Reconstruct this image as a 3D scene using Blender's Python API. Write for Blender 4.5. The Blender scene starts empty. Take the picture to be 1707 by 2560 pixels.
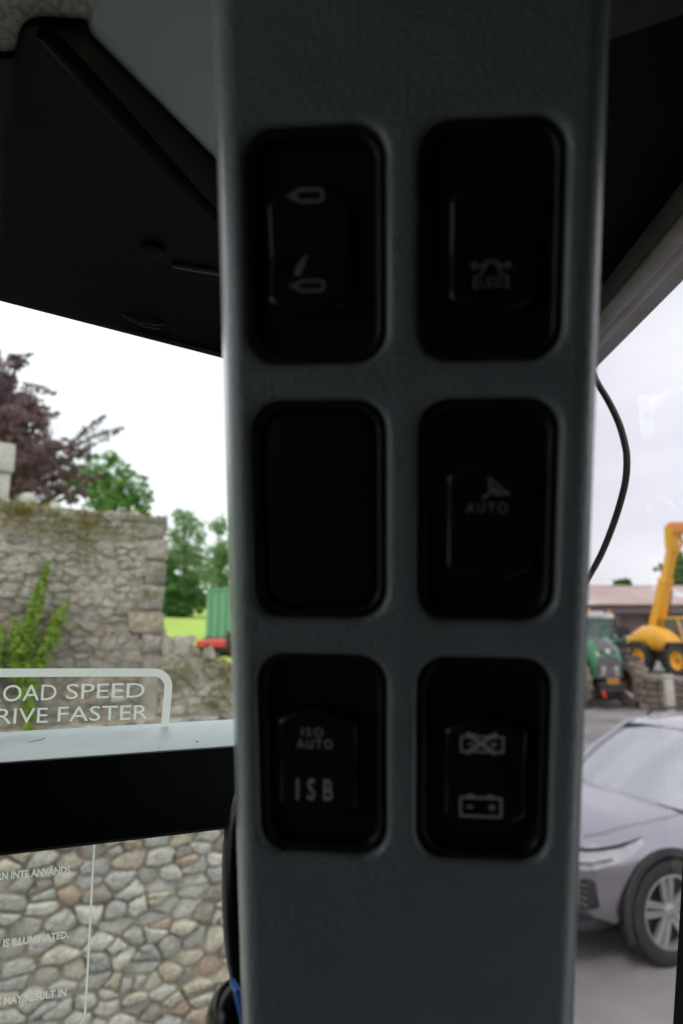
import bpy, bmesh, math, random
from mathutils import Vector, Matrix, noise as mnoise
random.seed(7)
sc = bpy.context.scene
COL = sc.collection

# ------------------------------------------------------------------ camera, sky, sun, exposure
EYE = 2.6                      # camera height above the yard, sitting in the cab
PITCH = math.radians(9.3)
FPX = 1707.0                   # focal length in photograph pixels (24 mm on a 36 mm long side)
cam_d = bpy.data.cameras.new('camera'); cam = bpy.data.objects.new('camera', cam_d); COL.objects.link(cam)
cam.location = (0, 0, EYE); cam.rotation_euler = (math.pi/2 + PITCH, 0, 0)
cam_d.sensor_fit = 'VERTICAL'; cam_d.sensor_height = 36.0; cam_d.sensor_width = 24.0; cam_d.lens = 24.0
cam_d.clip_start = 0.01; cam_d.clip_end = 2000
cam_d.dof.use_dof = True; cam_d.dof.focus_distance = 0.41; cam_d.dof.aperture_fstop = 8.2; cam_d.dof.aperture_blades = 0
sc.camera = cam

SUN_EL, SUN_AZ = math.radians(52), math.radians(205)     # azimuth clockwise from +Y: behind, a little left
world = bpy.data.worlds.new('World'); sc.world = world; world.use_nodes = True
wn, wl = world.node_tree.nodes, world.node_tree.links
wn.clear()
w_out = wn.new('ShaderNodeOutputWorld'); w_bg = wn.new('ShaderNodeBackground')
w_sky = wn.new('ShaderNodeTexSky'); w_sky.sky_type = 'NISHITA'; w_sky.sun_disc = False
w_sky.sun_elevation = SUN_EL; w_sky.sun_rotation = SUN_AZ; w_sky.dust_density = 4.0; w_sky.air_density = 1.0
w_co = wn.new('ShaderNodeTexCoord'); w_map = wn.new('ShaderNodeMapping'); w_map.inputs['Scale'].default_value = (1.2, 1.2, 3.5)
w_noi = wn.new('ShaderNodeTexNoise'); w_noi.inputs['Scale'].default_value = 2.2; w_noi.inputs['Detail'].default_value = 5
w_rmp = wn.new('ShaderNodeValToRGB')
w_rmp.color_ramp.elements[0].position = 0.3; w_rmp.color_ramp.elements[0].color = (0.74, 0.745, 0.80, 1)
w_rmp.color_ramp.elements[1].position = 0.7; w_rmp.color_ramp.elements[1].color = (1.0, 1.0, 1.02, 1)
w_gain = wn.new('ShaderNodeVectorMath'); w_gain.operation = 'SCALE'; w_gain.inputs['Scale'].default_value = 13.5
w_mix = wn.new('ShaderNodeMix'); w_mix.data_type = 'RGBA'; w_mix.inputs['Factor'].default_value = 0.86     # closed cloud layer over the blue
wl.new(w_co.outputs['Generated'], w_map.inputs['Vector']); wl.new(w_map.outputs[0], w_noi.inputs['Vector'])
wl.new(w_noi.outputs['Fac'], w_rmp.inputs['Fac']); wl.new(w_rmp.outputs['Color'], w_gain.inputs[0])
wl.new(w_sky.outputs['Color'], w_mix.inputs[6]); wl.new(w_gain.outputs[0], w_mix.inputs[7])
wl.new(w_mix.outputs[2], w_bg.inputs['Color']); w_bg.inputs['Strength'].default_value = 0.1
wl.new(w_bg.outputs[0], w_out.inputs['Surface'])

sun_d = bpy.data.lights.new('sun', 'SUN'); sun_d.energy = 1.1; sun_d.angle = math.radians(18); sun_d.color = (1.0, 0.96, 0.9)
sun = bpy.data.objects.new('sun', sun_d); COL.objects.link(sun)
_sd = Vector((math.sin(SUN_AZ)*math.cos(SUN_EL), math.cos(SUN_AZ)*math.cos(SUN_EL), math.sin(SUN_EL)))
sun.rotation_euler = _sd.to_track_quat('Z', 'Y').to_euler(); sun.location = _sd*50

sc.view_settings.view_transform = 'Standard'; sc.view_settings.look = 'None'
sc.view_settings.gamma = 1.0; sc.view_settings.exposure = 0.35; sc.view_settings.use_curve_mapping = False
sc.render.engine = 'CYCLES'
sc.cycles.use_denoising = True
sc.cycles.max_bounces = 10; sc.cycles.diffuse_bounces = 5; sc.cycles.transparent_max_bounces = 24
sc.cycles.sample_clamp_indirect = 6.0

# ------------------------------------------------------------------ small helpers
SP, CP = math.sin(PITCH), math.cos(PITCH)
def ray(px, py):               # world direction through a photograph pixel
    x = (px - 853.5)/FPX; z = (1280 - py)/FPX
    return Vector((x, CP - SP*z, SP + CP*z))
def at_y(px, py, Y):           # point at a forward distance
    r = ray(px, py); return Vector((0, 0, EYE)) + r*(Y/r.y)
def at_z(px, py, Z):           # point on a horizontal plane Z (relative to the eye)
    r = ray(px, py); return Vector((0, 0, EYE)) + r*(Z/r.z)
def at_x(px, py, X):
    r = ray(px, py); return Vector((0, 0, EYE)) + r*(X/r.x)
def lerp(a, b, t): return a + (b - a)*t

def tag(o, label=None, cat=None, group=None, kind=None):
    if label: o['label'] = label
    if cat: o['category'] = cat
    if group: o['group'] = group
    if kind: o['kind'] = kind
    return o
def empty(name, loc=(0, 0, 0), mw=None, rotz=0.0):
    o = bpy.data.objects.new(name, None); COL.objects.link(o)
    o.empty_display_size = 0.05
    if mw is not None: o.matrix_world = mw
    else: o.location = loc; o.rotation_euler = (0, 0, rotz)
    return o

class MB:                       # mesh builder: collects verts and faces, builds ONE mesh object
    def __init__(s): s.v = []; s.f = []
    def add(s, vs, fs):
        b = len(s.v); s.v += [Vector(p) for p in vs]; s.f += [tuple(i + b for i in f) for f in fs]; return s
    def box(s, x0, x1, y0, y1, z0, z1, M=None):
        vs = [Vector(p) for p in ((x0,y0,z0),(x1,y0,z0),(x1,y1,z0),(x0,y1,z0),(x0,y0,z1),(x1,y0,z1),(x1,y1,z1),(x0,y1,z1))]
        if M is not None: vs = [M @ p for p in vs]
        return s.add(vs, [(0,3,2,1),(4,5,6,7),(0,1,5,4),(1,2,6,5),(2,3,7,6),(3,0,4,7)])
    def cbox(s, x0, x1, y0, y1, z0, z1, c, M=None):      # box with chamfered edges
        vs = []; xs = (x0, x1); ys = (y0, y1); zs = (z0, z1)
        bm = bmesh.new(); bmesh.ops.create_cube(bm, size=1)
        for v in bm.verts: v.co = Vector((lerp(x0,x1,v.co.x+.5), lerp(y0,y1,v.co.y+.5), lerp(z0,z1,v.co.z+.5)))
        bmesh.ops.bevel(bm, geom=bm.edges[:], offset=c, segments=2, affect='EDGES', profile=0.5)
        bm.verts.index_update()
        vs = [v.co.copy() for v in bm.verts]
        if M is not None: vs = [M @ p for p in vs]
        fs = [tuple(v.index for v in f.verts) for f in bm.faces]; bm.free()
        return s.add(vs, fs)
    def loft(s, rings, cap0=True, cap1=True, closed=True):
        n = len(rings[0]); vs = [p for r in rings for p in r]; fs = []
        for k in range(len(rings) - 1):
            for i in range(n if closed else n - 1):
                j = (i + 1) % n
                fs.append((k*n + i, k*n + j, (k+1)*n + j, (k+1)*n + i))
        if cap0: fs.append(tuple(range(n))[::-1])
        if cap1: fs.append(tuple((len(rings)-1)*n + i for i in range(n)))
        return s.add(vs, fs)
    def tube(s, path, rad, n=8, cap=True):
        path = [Vector(p) for p in path]; rings = []
        if not hasattr(rad, '__len__'): rad = [rad]*len(path)
        up = Vector((0.13, 0.21, 1)).normalized()
        for i, p in enumerate(path):
            d = (path[min(i+1, len(path)-1)] - path[max(i-1, 0)]).normalized()
            a = d.cross(up)
            if a.length < 0.05: a = d.cross(Vector((1, 0, 0)))
            a.normalize(); b = a.cross(d).normalized()
            rings.append([p + (a*math.cos(t) + b*math.sin(t))*rad[i] for t in (2*math.pi*k/n for k in range(n))])
        return s.loft(rings, cap, cap)
    def lathe(s, prof, n=24, M=None, cap=True):                    # prof (r, axial) turned round local Y
        rings = []
        for r, a in prof:
            ring = [Vector((r*math.cos(2*math.pi*k/n), a, r*math.sin(2*math.pi*k/n))) for k in range(n)]
            rings.append([M @ p for p in ring] if M is not None else ring)
        return s.loft(rings, cap and prof[0][0] > 1e-6, cap and prof[-1][0] > 1e-6)
    def prism(s, pts, d):                                # polygon pushed along vector d
        pts = [Vector(p) for p in pts]; d = Vector(d)
        return s.loft([pts, [p + d for p in pts]])
    def build(s, name, mat, parent=None, smooth=False, origin=None, angle=35, kind=None):
        bm = bmesh.new(); vs = [bm.verts.new(p) for p in s.v]
        for f in s.f:
            try: bm.faces.new([vs[i] for i in f])
            except ValueError: pass
        bmesh.ops.recalc_face_normals(bm, faces=bm.faces[:])
        off = Vector(origin) if origin is not None else Vector((0, 0, 0))
        if off.length: bmesh.ops.translate(bm, verts=bm.verts[:], vec=-off)
        me = bpy.data.meshes.new(name); bm.to_mesh(me); bm.free()
        me.materials.append(mat)
        if smooth:
            me.polygons.foreach_set('use_smooth', [True]*len(me.polygons))
            if angle < 180: me.set_sharp_from_angle(angle=math.radians(angle))
        o = bpy.data.objects.new(name, me); COL.objects.link(o)
        if parent is not None: o.parent = parent
        elif off.length: o.location = off
        if kind: o['kind'] = kind
        return o
def copy_tree(o, parent=None):
    c = o.copy(); COL.objects.link(c)
    if parent is not None: c.parent = parent
    for ch in list(o.children): copy_tree(ch, c)
    return c

# ------------------------------------------------------------------ materials
def mat(name, c1, c2=None, scale=8.0, rough=0.6, metal=0.0, bump=0.0, bscale=60.0, spec=0.5, detail=4, coat=0.0, per_object=None, rough2=None, dist=0.001, spread=0.2):
    m = bpy.data.materials.new(name); m.use_nodes = True
    n, l = m.node_tree.nodes, m.node_tree.links; b = n['Principled BSDF']
    b.inputs['Roughness'].default_value = rough; b.inputs['Metallic'].default_value = metal
    b.inputs['Specular IOR Level'].default_value = spec; b.inputs['Coat Weight'].default_value = coat
    tc = n.new('ShaderNodeTexCoord')
    def c4(c): return (c[0], c[1], c[2], 1)
    if c2 is None: c2 = tuple(x*0.82 for x in c1)
    nz = n.new('ShaderNodeTexNoise'); nz.inputs['Scale'].default_value = scale; nz.inputs['Detail'].default_value = detail
    rp = n.new('ShaderNodeValToRGB'); rp.color_ramp.elements[0].position = 0.5 - spread; rp.color_ramp.elements[1].position = 0.5 + spread
    rp.color_ramp.elements[0].color = c4(c2); rp.color_ramp.elements[1].color = c4(c1)
    l.new(tc.outputs['Object'], nz.inputs['Vector']); l.new(nz.outputs['Fac'], rp.inputs['Fac'])
    col = rp.outputs['Color']
    if per_object:                                        # list of tints picked per object
        oi = n.new('ShaderNodeObjectInfo'); r2 = n.new('ShaderNodeValToRGB'); r2.color_ramp.interpolation = 'CONSTANT'
        els = r2.color_ramp.elements
        while len(els) < len(per_object): els.new(0.5)
        for i, c in enumerate(per_object): els[i].position = i/len(per_object); els[i].color = c4(c)
        l.new(oi.outputs['Random'], r2.inputs['Fac'])
        mx = n.new('ShaderNodeMix'); mx.data_type = 'RGBA'; mx.blend_type = 'MULTIPLY'; mx.inputs['Factor'].default_value = 1.0
        l.new(r2.outputs['Color'], mx.inputs[6]); l.new(col, mx.inputs[7]); col = mx.outputs[2]
    l.new(col, b.inputs['Base Color'])
    if rough2 is not None:
        mr = n.new('ShaderNodeMapRange'); mr.inputs['To Min'].default_value = rough; mr.inputs['To Max'].default_value = rough2
        l.new(nz.outputs['Fac'], mr.inputs['Value']); l.new(mr.outputs[0], b.inputs['Roughness'])
    if bump > 0:
        nb = n.new('ShaderNodeTexNoise'); nb.inputs['Scale'].default_value = bscale; nb.inputs['Detail'].default_value = 3
        bp = n.new('ShaderNodeBump'); bp.inputs['Strength'].default_value = bump; bp.inputs['Distance'].default_value = dist
        l.new(tc.outputs['Object'], nb.inputs['Vector']); l.new(nb.outputs['Fac'], bp.inputs['Height']); l.new(bp.outputs[0], b.inputs['Normal'])
    return m

def glass_mat(name, tint, dust=0.06, dscale=420.0, haze=0.0):
    m = bpy.data.materials.new(name); m.use_nodes = True
    n, l = m.node_tree.nodes, m.node_tree.links; n.clear()
    out = n.new('ShaderNodeOutputMaterial'); tr = n.new('ShaderNodeBsdfTransparent'); tr.inputs['Color'].default_value = (*tint, 1)
    gl = n.new('ShaderNodeBsdfGlossy'); gl.inputs['Roughness'].default_value = 0.0
    fr = n.new('ShaderNodeFresnel'); gm = n.new('ShaderNodeNewGeometry'); io = n.new('ShaderNodeMapRange'); io.inputs['To Min'].default_value = 1.25; io.inputs['To Max'].default_value = 0.8
    l.new(gm.outputs['Backfacing'], io.inputs['Value']); l.new(io.outputs[0], fr.inputs['IOR'])   # same reflectance on both faces of the sheet
    m1 = n.new('ShaderNodeMixShader'); l.new(fr.outputs[0], m1.inputs[0]); l.new(tr.outputs[0], m1.inputs[1]); l.new(gl.outputs[0], m1.inputs[2])
    tc = n.new('ShaderNodeTexCoord'); vo = n.new('ShaderNodeTexVoronoi'); vo.inputs['Scale'].default_value = dscale
    n2 = n.new('ShaderNodeTexNoise'); n2.inputs['Scale'].default_value = 14
    l.new(tc.outputs['Object'], vo.inputs['Vector']); l.new(tc.outputs['Object'], n2.inputs['Vector'])
    th = n.new('ShaderNodeMapRange'); th.inputs['From Min'].default_value = 0.5; th.inputs['From Max'].default_value = 0.75   # where the dust lies
    th.inputs['To Min'].default_value = 0.0; th.inputs['To Max'].default_value = 0.22
    l.new(n2.outputs['Fac'], th.inputs['Value'])
    lt = n.new('ShaderNodeMath'); lt.operation = 'LESS_THAN'; l.new(vo.outputs['Distance'], lt.inputs[0]); l.new(th.outputs[0], lt.inputs[1])
    ml = n.new('ShaderNodeMath'); ml.operation = 'MULTIPLY_ADD'; ml.inputs[1].default_value = dust; ml.inputs[2].default_value = haze
    l.new(lt.outputs[0], ml.inputs[0])
    df = n.new('ShaderNodeBsdfTranslucent'); df.inputs['Color'].default_value = (0.75, 0.73, 0.68, 1)
    m2 = n.new('ShaderNodeMixShader'); l.new(ml.outputs[0], m2.inputs[0]); l.new(m1.outputs[0], m2.inputs[1]); l.new(df.outputs[0], m2.inputs[2])
    l.new(m2.outputs[0], out.inputs['Surface'])
    return m
def leaf_mat(name, c1, c2, trans=0.35):
    m = bpy.data.materials.new(name); m.use_nodes = True
    n, l = m.node_tree.nodes, m.node_tree.links; n.clear()
    out = n.new('ShaderNodeOutputMaterial'); d = n.new('ShaderNodeBsdfDiffuse'); t = n.new('ShaderNodeBsdfTranslucent'); mx = n.new('ShaderNodeMixShader')
    tc = n.new('ShaderNodeTexCoord'); nz = n.new('ShaderNodeTexNoise'); nz.inputs['Scale'].default_value = 1.3; nz.inputs['Detail'].default_value = 6
    rp = n.new('ShaderNodeValToRGB'); rp.color_ramp.elements[0].position = 0.32; rp.color_ramp.elements[1].position = 0.68
    rp.color_ramp.elements[0].color = (*c2, 1); rp.color_ramp.elements[1].color = (*c1, 1)
    l.new(tc.outputs['Object'], nz.inputs['Vector']); l.new(nz.outputs['Fac'], rp.inputs['Fac'])
    l.new(rp.outputs[0], d.inputs['Color']); l.new(rp.outputs[0], t.inputs['Color']); mx.inputs[0].default_value = trans
    l.new(d.outputs[0], mx.inputs[1]); l.new(t.outputs[0], mx.inputs[2]); l.new(mx.outputs[0], out.inputs['Surface'])
    return m
def print_mat(name, c):
    m = bpy.data.materials.new(name); m.use_nodes = True
    n, l = m.node_tree.nodes, m.node_tree.links; n.clear()
    out = n.new('ShaderNodeOutputMaterial'); d = n.new('ShaderNodeBsdfDiffuse'); t = n.new('ShaderNodeBsdfTranslucent'); mx = n.new('ShaderNodeMixShader')
    d.inputs['Color'].default_value = (*c, 1); t.inputs['Color'].default_value = (*c, 1); mx.inputs[0].default_value = 0.8
    l.new(d.outputs[0], mx.inputs[1]); l.new(t.outputs[0], mx.inputs[2]); l.new(mx.outputs[0], out.inputs['Surface'])
    return m

M = dict(
    pillar = mat('pillar_plastic', (0.29, 0.352, 0.372), (0.262, 0.32, 0.34), 60, 0.42, bump=0.85, bscale=800, dist=0.0009, spec=0.6, coat=1.0),
    black = mat('black_plastic', (0.006, 0.006, 0.0065), (0.004, 0.004, 0.0045), 30, 0.5, bump=0.2, bscale=1200, dist=0.0003, spec=0.15),
    bezel = mat('bezel_plastic', (0.018, 0.018, 0.019), (0.013, 0.013, 0.014), 30, 0.34, bump=0.2, bscale=1400, dist=0.0002),
    rocker = mat('rocker_plastic', (0.013, 0.013, 0.014), (0.010, 0.010, 0.011), 60, 0.26, spec=0.7),
    legend = mat('legend_print', (0.74, 0.78, 0.76), None, 200, 0.6),
    legend_dim = mat('grey_legend_print', (0.38, 0.395, 0.39), (0.26, 0.27, 0.265), 600, 0.6),  # darker grey print used on some of the switches
    trim = mat('roof_trim_black', (0.006, 0.006, 0.0065), (0.004, 0.004, 0.0045), 20, 0.55, bump=0.3, bscale=500, dist=0.0005, spec=0.06),
    grey_panel = mat('grey_green_panel', (0.33, 0.41, 0.385), (0.31, 0.39, 0.365), 12, 0.55, bump=0.2, bscale=700, dist=0.0003),
    fabric = mat('headliner_felt', (0.46, 0.44, 0.39), (0.24, 0.23, 0.20), 420, 0.95, bump=0.2, bscale=600, dist=0.0004, spec=0.1, spread=0.12),
    dark_lining = mat('dark_lining', (0.03, 0.03, 0.033), None, 300, 0.8, bump=0.4, bscale=500),
    shell = mat('cab_shell', (0.05, 0.05, 0.05), (0.035, 0.035, 0.035), 4, 0.7),
    alu = mat('rail_aluminium', (0.62, 0.66, 0.65), (0.50, 0.54, 0.53), 25, 0.32, metal=0.35, rough2=0.45),
    channel = mat('window_channel_metal', (0.27, 0.27, 0.26), (0.17, 0.155, 0.14), 18, 0.35, metal=0.7, rough2=0.5),
    rubber = mat('cable_rubber', (0.012, 0.013, 0.014), None, 200, 0.45),
    glossblack = mat('gloss_black', (0.006, 0.006, 0.007), None, 20, 0.22),
    blue = mat('blue_paint', (0.05, 0.25, 0.80), (0.04, 0.21, 0.7), 8, 0.3, coat=0.5),
    glass_l = glass_mat('left_glass', (0.93, 0.965, 0.95), 0.35, 520, 0.0),
    glass_ll = glass_mat('lower_left_glass', (0.92, 0.95, 0.93), 0.25, 420, 0.012),
    glass_r = glass_mat('right_glass', (0.86, 0.855, 0.875), 0.25, 520, 0.0),  # tint added to hold down the bright sky outside
    ink = print_mat('window_print', (0.88, 0.91, 0.84)),
    speck = mat('dirt_speck', (0.03, 0.028, 0.025), None, 50, 0.9),
    asphalt = mat('yard_asphalt', (0.34, 0.325, 0.31), (0.19, 0.18, 0.175), 0.7, 0.85, bump=0.7, bscale=30, dist=0.015, detail=12, spread=0.17),
    grass = mat('field_grass', (0.42, 0.53, 0.12), (0.33, 0.45, 0.09), 0.35, 0.9, bump=0.8, bscale=6, dist=0.05, spec=0.1),
    hill = mat('far_hill', (0.06, 0.10, 0.04), (0.04, 0.07, 0.03), 0.05, 0.95, spec=0.1),
    mortar = mat('wall_mortar', (0.48, 0.41, 0.31), (0.24, 0.19, 0.14), 9, 0.95, bump=0.8, bscale=60, dist=0.01, spread=0.28),
    mortar_up = mat('upper_mortar', (0.44, 0.395, 0.33), (0.25, 0.21, 0.17), 14, 0.95, bump=0.8, bscale=60, dist=0.01, spread=0.25),
    stone = mat('rubble_stone', (1.0, 1.0, 1.0), (0.50, 0.475, 0.44), 22, 0.9, bump=1.0, bscale=38, dist=0.02, spread=0.22, detail=8,
        per_object=[(0.50,0.49,0.46),(0.58,0.56,0.51),(0.42,0.425,0.405),(0.54,0.48,0.385),(0.47,0.455,0.425),(0.70,0.68,0.61),(0.50,0.385,0.30),(0.52,0.51,0.48),(0.60,0.55,0.455),(0.43,0.45,0.425),(0.34,0.31,0.275),(0.55,0.535,0.50)]),
    stone_up = mat('upper_rubble_stone', (1.0, 1.0, 1.0), (0.45, 0.40, 0.34), 24, 0.92, bump=1.0, bscale=50, dist=0.015, spread=0.22, detail=8,
        per_object=[(0.40,0.37,0.325),(0.43,0.39,0.325),(0.36,0.325,0.28),(0.42,0.36,0.28),(0.385,0.355,0.315),(0.50,0.465,0.395),(0.37,0.295,0.23),(0.41,0.385,0.34),(0.43,0.38,0.305),(0.31,0.285,0.25)]),
    stone_dark = mat('brown_rubble_stone', (1.0, 1.0, 1.0), (0.5, 0.44, 0.40), 9, 0.92, bump=0.9, bscale=30, dist=0.02, per_object=[(0.27,0.22,0.195),(0.22,0.18,0.16),(0.31,0.26,0.23),(0.25,0.21,0.19),(0.19,0.155,0.14)]),
    quoin = mat('quoin_stone', (0.38, 0.36, 0.32), (0.23, 0.21, 0.185), 14, 0.9, bump=0.7, bscale=50, dist=0.01),
    pale_stone = mat('pale_stone', (0.55, 0.53, 0.46), (0.40, 0.38, 0.32), 7, 0.9, bump=0.7, bscale=40, dist=0.01),
    moss = leaf_mat('moss_leaf', (0.33, 0.27, 0.06), (0.16, 0.165, 0.04), 0.3),
    ivy = leaf_mat('ivy_leaf', (0.36, 0.48, 0.11), (0.19, 0.31, 0.05), 0.4),
    copper = leaf_mat('copper_leaf', (0.38, 0.245, 0.255), (0.18, 0.125, 0.14), 0.5),
    green = leaf_mat('green_leaf', (0.23, 0.39, 0.11), (0.11, 0.235, 0.07), 0.5),
    pale_green = leaf_mat('pale_green_leaf', (0.30, 0.43, 0.18), (0.16, 0.28, 0.11), 0.5),
    hedge = leaf_mat('hedge_leaf', (0.15, 0.29, 0.08), (0.07, 0.165, 0.05), 0.45),
    bark = mat('bark', (0.12, 0.10, 0.085), (0.07, 0.055, 0.05), 6, 0.95, bump=0.6, bscale=20, dist=0.02),
    tank = mat('green_cladding', (0.12, 0.30, 0.19), (0.10, 0.25, 0.16), 1.0, 0.5),
    tank2 = mat('pale_green_cladding', (0.17, 0.38, 0.24), (0.15, 0.34, 0.21), 1.0, 0.5),
    red = mat('red_paint', (0.62, 0.06, 0.04), (0.5, 0.05, 0.035), 3, 0.45),
    dark_metal = mat('dark_metal', (0.035, 0.035, 0.037), (0.02, 0.02, 0.02), 5, 0.55),
    tyre = mat('tyre_rubber', (0.035, 0.034, 0.034), (0.022, 0.022, 0.022), 8, 0.75, bump=0.3, bscale=40),
    tyre_dusty = mat('dusty_tyre', (0.30, 0.25, 0.20), (0.11, 0.095, 0.08), 5, 0.9, bump=0.4, bscale=30),
    silver = mat('silver_car_paint', (0.43, 0.42, 0.455), (0.41, 0.40, 0.435), 300, 0.22, metal=0.92, coat=0.8),
    car_glass = mat('car_glass', (0.20, 0.235, 0.235), None, 5, 0.05, spec=1.0, coat=1.0),
    lamp = mat('headlight_glass', (0.55, 0.56, 0.58), (0.35, 0.36, 0.38), 14, 0.12, spec=0.9, coat=1.0),
    alloy = mat('alloy_rim', (0.50, 0.49, 0.47), (0.40, 0.39, 0.375), 12, 0.35, metal=0.6),
    chrome = mat('bright_trim', (0.7, 0.7, 0.72), None, 30, 0.2, metal=0.9),
    rim_red = mat('dull_red_rim', (0.22, 0.03, 0.03), (0.10, 0.03, 0.025), 6, 0.6),
    tractor_green = mat('tractor_green_paint', (0.055, 0.26, 0.115), (0.05, 0.17, 0.08), 2.5, 0.3, coat=0.5),
    grey_grille = mat('grey_grille', (0.17, 0.165, 0.17), (0.085, 0.085, 0.085), 10, 0.5),
    cab_glass = mat('cab_glass', (0.10, 0.155, 0.145), (0.035, 0.06, 0.06), 1.2, 0.08, spec=0.9),
    white_paint = mat('white_paint', (0.72, 0.71, 0.68), None, 6, 0.4),
    amber = mat('amber_lens', (0.75, 0.28, 0.03), None, 6, 0.25),
    plate = mat('yellow_plate', (0.62, 0.30, 0.03), (0.30, 0.16, 0.03), 20, 0.5),
    yellow = mat('telehandler_yellow', (0.90, 0.45, 0.015), (0.80, 0.38, 0.012), 2, 0.35, coat=0.3),
    orange = mat('orange_plastic', (0.75, 0.27, 0.06), None, 10, 0.5),
    barn_wall = mat('barn_wall', (0.27, 0.19, 0.16), (0.15, 0.11, 0.095), 0.6, 0.9),
    barn_roof = mat('barn_roof_sheet', (0.60, 0.48, 0.43), (0.50, 0.39, 0.35), 0.4, 0.8, per_object=[(1,1,1),(0.93,0.92,0.92),(1.05,1.03,1.02),(0.97,0.95,0.94)]),
    barn_light = mat('barn_skylight_sheet', (0.72, 0.71, 0.74), (0.62, 0.61, 0.64), 0.6, 0.6),
    barn_door = mat('barn_door', (0.20, 0.135, 0.115), (0.11, 0.08, 0.07), 0.8, 0.9),
    barn_beam = mat('barn_beam', (0.19, 0.155, 0.145), None, 1.0, 0.8),
    rubble = mat('brown_rubble', (0.34, 0.28, 0.24), (0.13, 0.10, 0.09), 3.0, 0.95, bump=0.8, bscale=9, dist=0.05, spread=0.25),
)

M['pillar'].node_tree.nodes['Principled BSDF'].inputs['Coat Roughness'].default_value = 0.24
M['car_glass'].node_tree.nodes['Principled BSDF'].inputs['IOR'].default_value = 2.6
# ------------------------------------------------------------------ the cab: planes of its two windows
LA = math.radians(23.3)                                 # left window runs away to the right
LN = Vector((-math.sin(LA), math.cos(LA), 0)); LU = Vector((math.cos(LA), math.sin(LA), 0))
LD, LDF = 0.488, 0.402                                  # distance of the pane and of the rail's inner face
XR = 0.186                                              # right window lies along the cab's side
O = Vector((0, 0, EYE))
def on_left(px, py, D=LD):
    r = ray(px, py); return O + r*(D/(LN.x*r.x + LN.y*r.y))
def left_pt(s, z, D=LD): return O + LN*D + LU*s + Vector((0, 0, z))
def left_sz(px, py, D=LD):
    p = on_left(px, py, D) - O; return p.dot(LU), p.z
S_CORNER, S_RAIL = 0.395, 0.32; S_END = -1.25                         # along the window: the corner post, the far jamb

# mostly unseen rest of the cab, its openings sized to set the light inside
def shell(name, mb, m='shell'): return tag(mb.build(name, M[m]), kind='structure')
ZR = 0.40                                               # height of the unseen cab roof over the eye, raised to admit more sky
_a, _b = left_pt(S_CORNER+.03, ZR, LD+.009), left_pt(S_END-.33, ZR, LD+.009)
shell('roof', MB().prism([_b, (-1.75, -1.35, EYE+ZR), (0.21, -1.35, EYE+ZR), (0.21, _a.y, EYE+ZR), _a], (0, 0, .06)))
shell('cab_floor', MB().box(-1.75, 0.24, -1.35, 0.70, EYE-1.36, EYE-1.30))
shell('wall_rear', MB().box(-1.75, 0.24, -1.36, -1.30, EYE-1.30, EYE+0.161))
shell('header_rear', MB().box(-1.75, 0.24, -1.36, -1.30, EYE+0.16, EYE+ZR))
shell('wall_far_side', MB().box(-1.75, -1.69, -1.30, 0.02, EYE-1.30, EYE-0.80))
shell('wall_far_header', MB().box(-1.75, -1.69, -1.30, 0.02, EYE+0.36, EYE+ZR))
q = [left_pt(S_CORNER, 0), left_pt(S_END, 0)]
def left_slab(s0, s1, z0, z1, d0, d1): 
    return MB().prism([left_pt(s0, z0, d0), left_pt(s1, z0, d0), left_pt(s1, z1, d0), left_pt(s0, z1, d0)], LN*(d1-d0))
shell('wall_below_window', left_slab(S_END, S_RAIL, -1.30, -0.80, LDF, LD+0.02))
shell('window_jamb', left_slab(S_END-0.33, S_END-0.26, -1.30, ZR, LDF+0.01, LD+0.02))
shell('wall_right', MB().prism([(XR, -1.30, EYE-1.30), (XR, 0.71, EYE-1.30), (XR, 0.71, EYE-0.86), (XR, 0.58, EYE-0.86), (XR, 0.425, EYE-0.222), (XR, 0.407, EYE-0.159), (XR, 0.307, EYE+0.21), (XR, 0.307, EYE+ZR), (XR, 0.235, EYE+ZR), (XR, 0.26, EYE-0.45), (XR, 0.155, EYE-0.45), (XR, 0.155, EYE+ZR), (XR, -1.30, EYE+ZR)], (0.012, 0, 0)), 'trim')  # narrow unseen slit added behind the post to light the pillar's right side
shell('header_right', MB().box(XR, XR+.012, .157, .233, EYE+.17, EYE+ZR), 'trim')
shell('header_front_right', MB().box(XR+.001, XR+.013, .309, .72, EYE+.2345, EYE+ZR), 'trim')
shell('corner_post', MB().cbox(0.11, 0.190, 0.622, 0.70, EYE-1.30, EYE+ZR, 0.012), 'trim')

# roof trim seen to the left of the pillar: black moulding, grey-green panel, felt headliner
def zt(px, py, Z): return at_z(px, py, Z)
zb = 0.2155
front = [Vector((-0.60, 0.26, EYE+zb+.10)), zt(0, 148, zb), zt(36, 147, zb), zt(45, 122, zb), zt(48, 100, zb), zt(58, 80, zb), zt(78, 66, zb), zt(110, 61, zb), zt(215, 68, zb), zt(218, 80, zb), zt(226, 96, zb), zt(537, 405, zb), Vector((0.115, 0.635, EYE+zb))]
sl, zl = left_sz(0, 752); sr, zr = left_sz(547, 893)
win = [left_pt(lerp(sr, sl, t), lerp(zr, zl, min(t, 1.4)) + min(.165, max(0, t-1.15)*.30)) for t in (-0.9, -0.4, 0, 0.33, 0.66, 1, 1.4, 1.9, 4.5)]  # out of view the edge is made to rise, letting sky reach the pillar
win_hi = [p + LN*0.012 + Vector((0, 0, 0.006)) for p in win]
mb = MB(); n = len(front)
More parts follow.
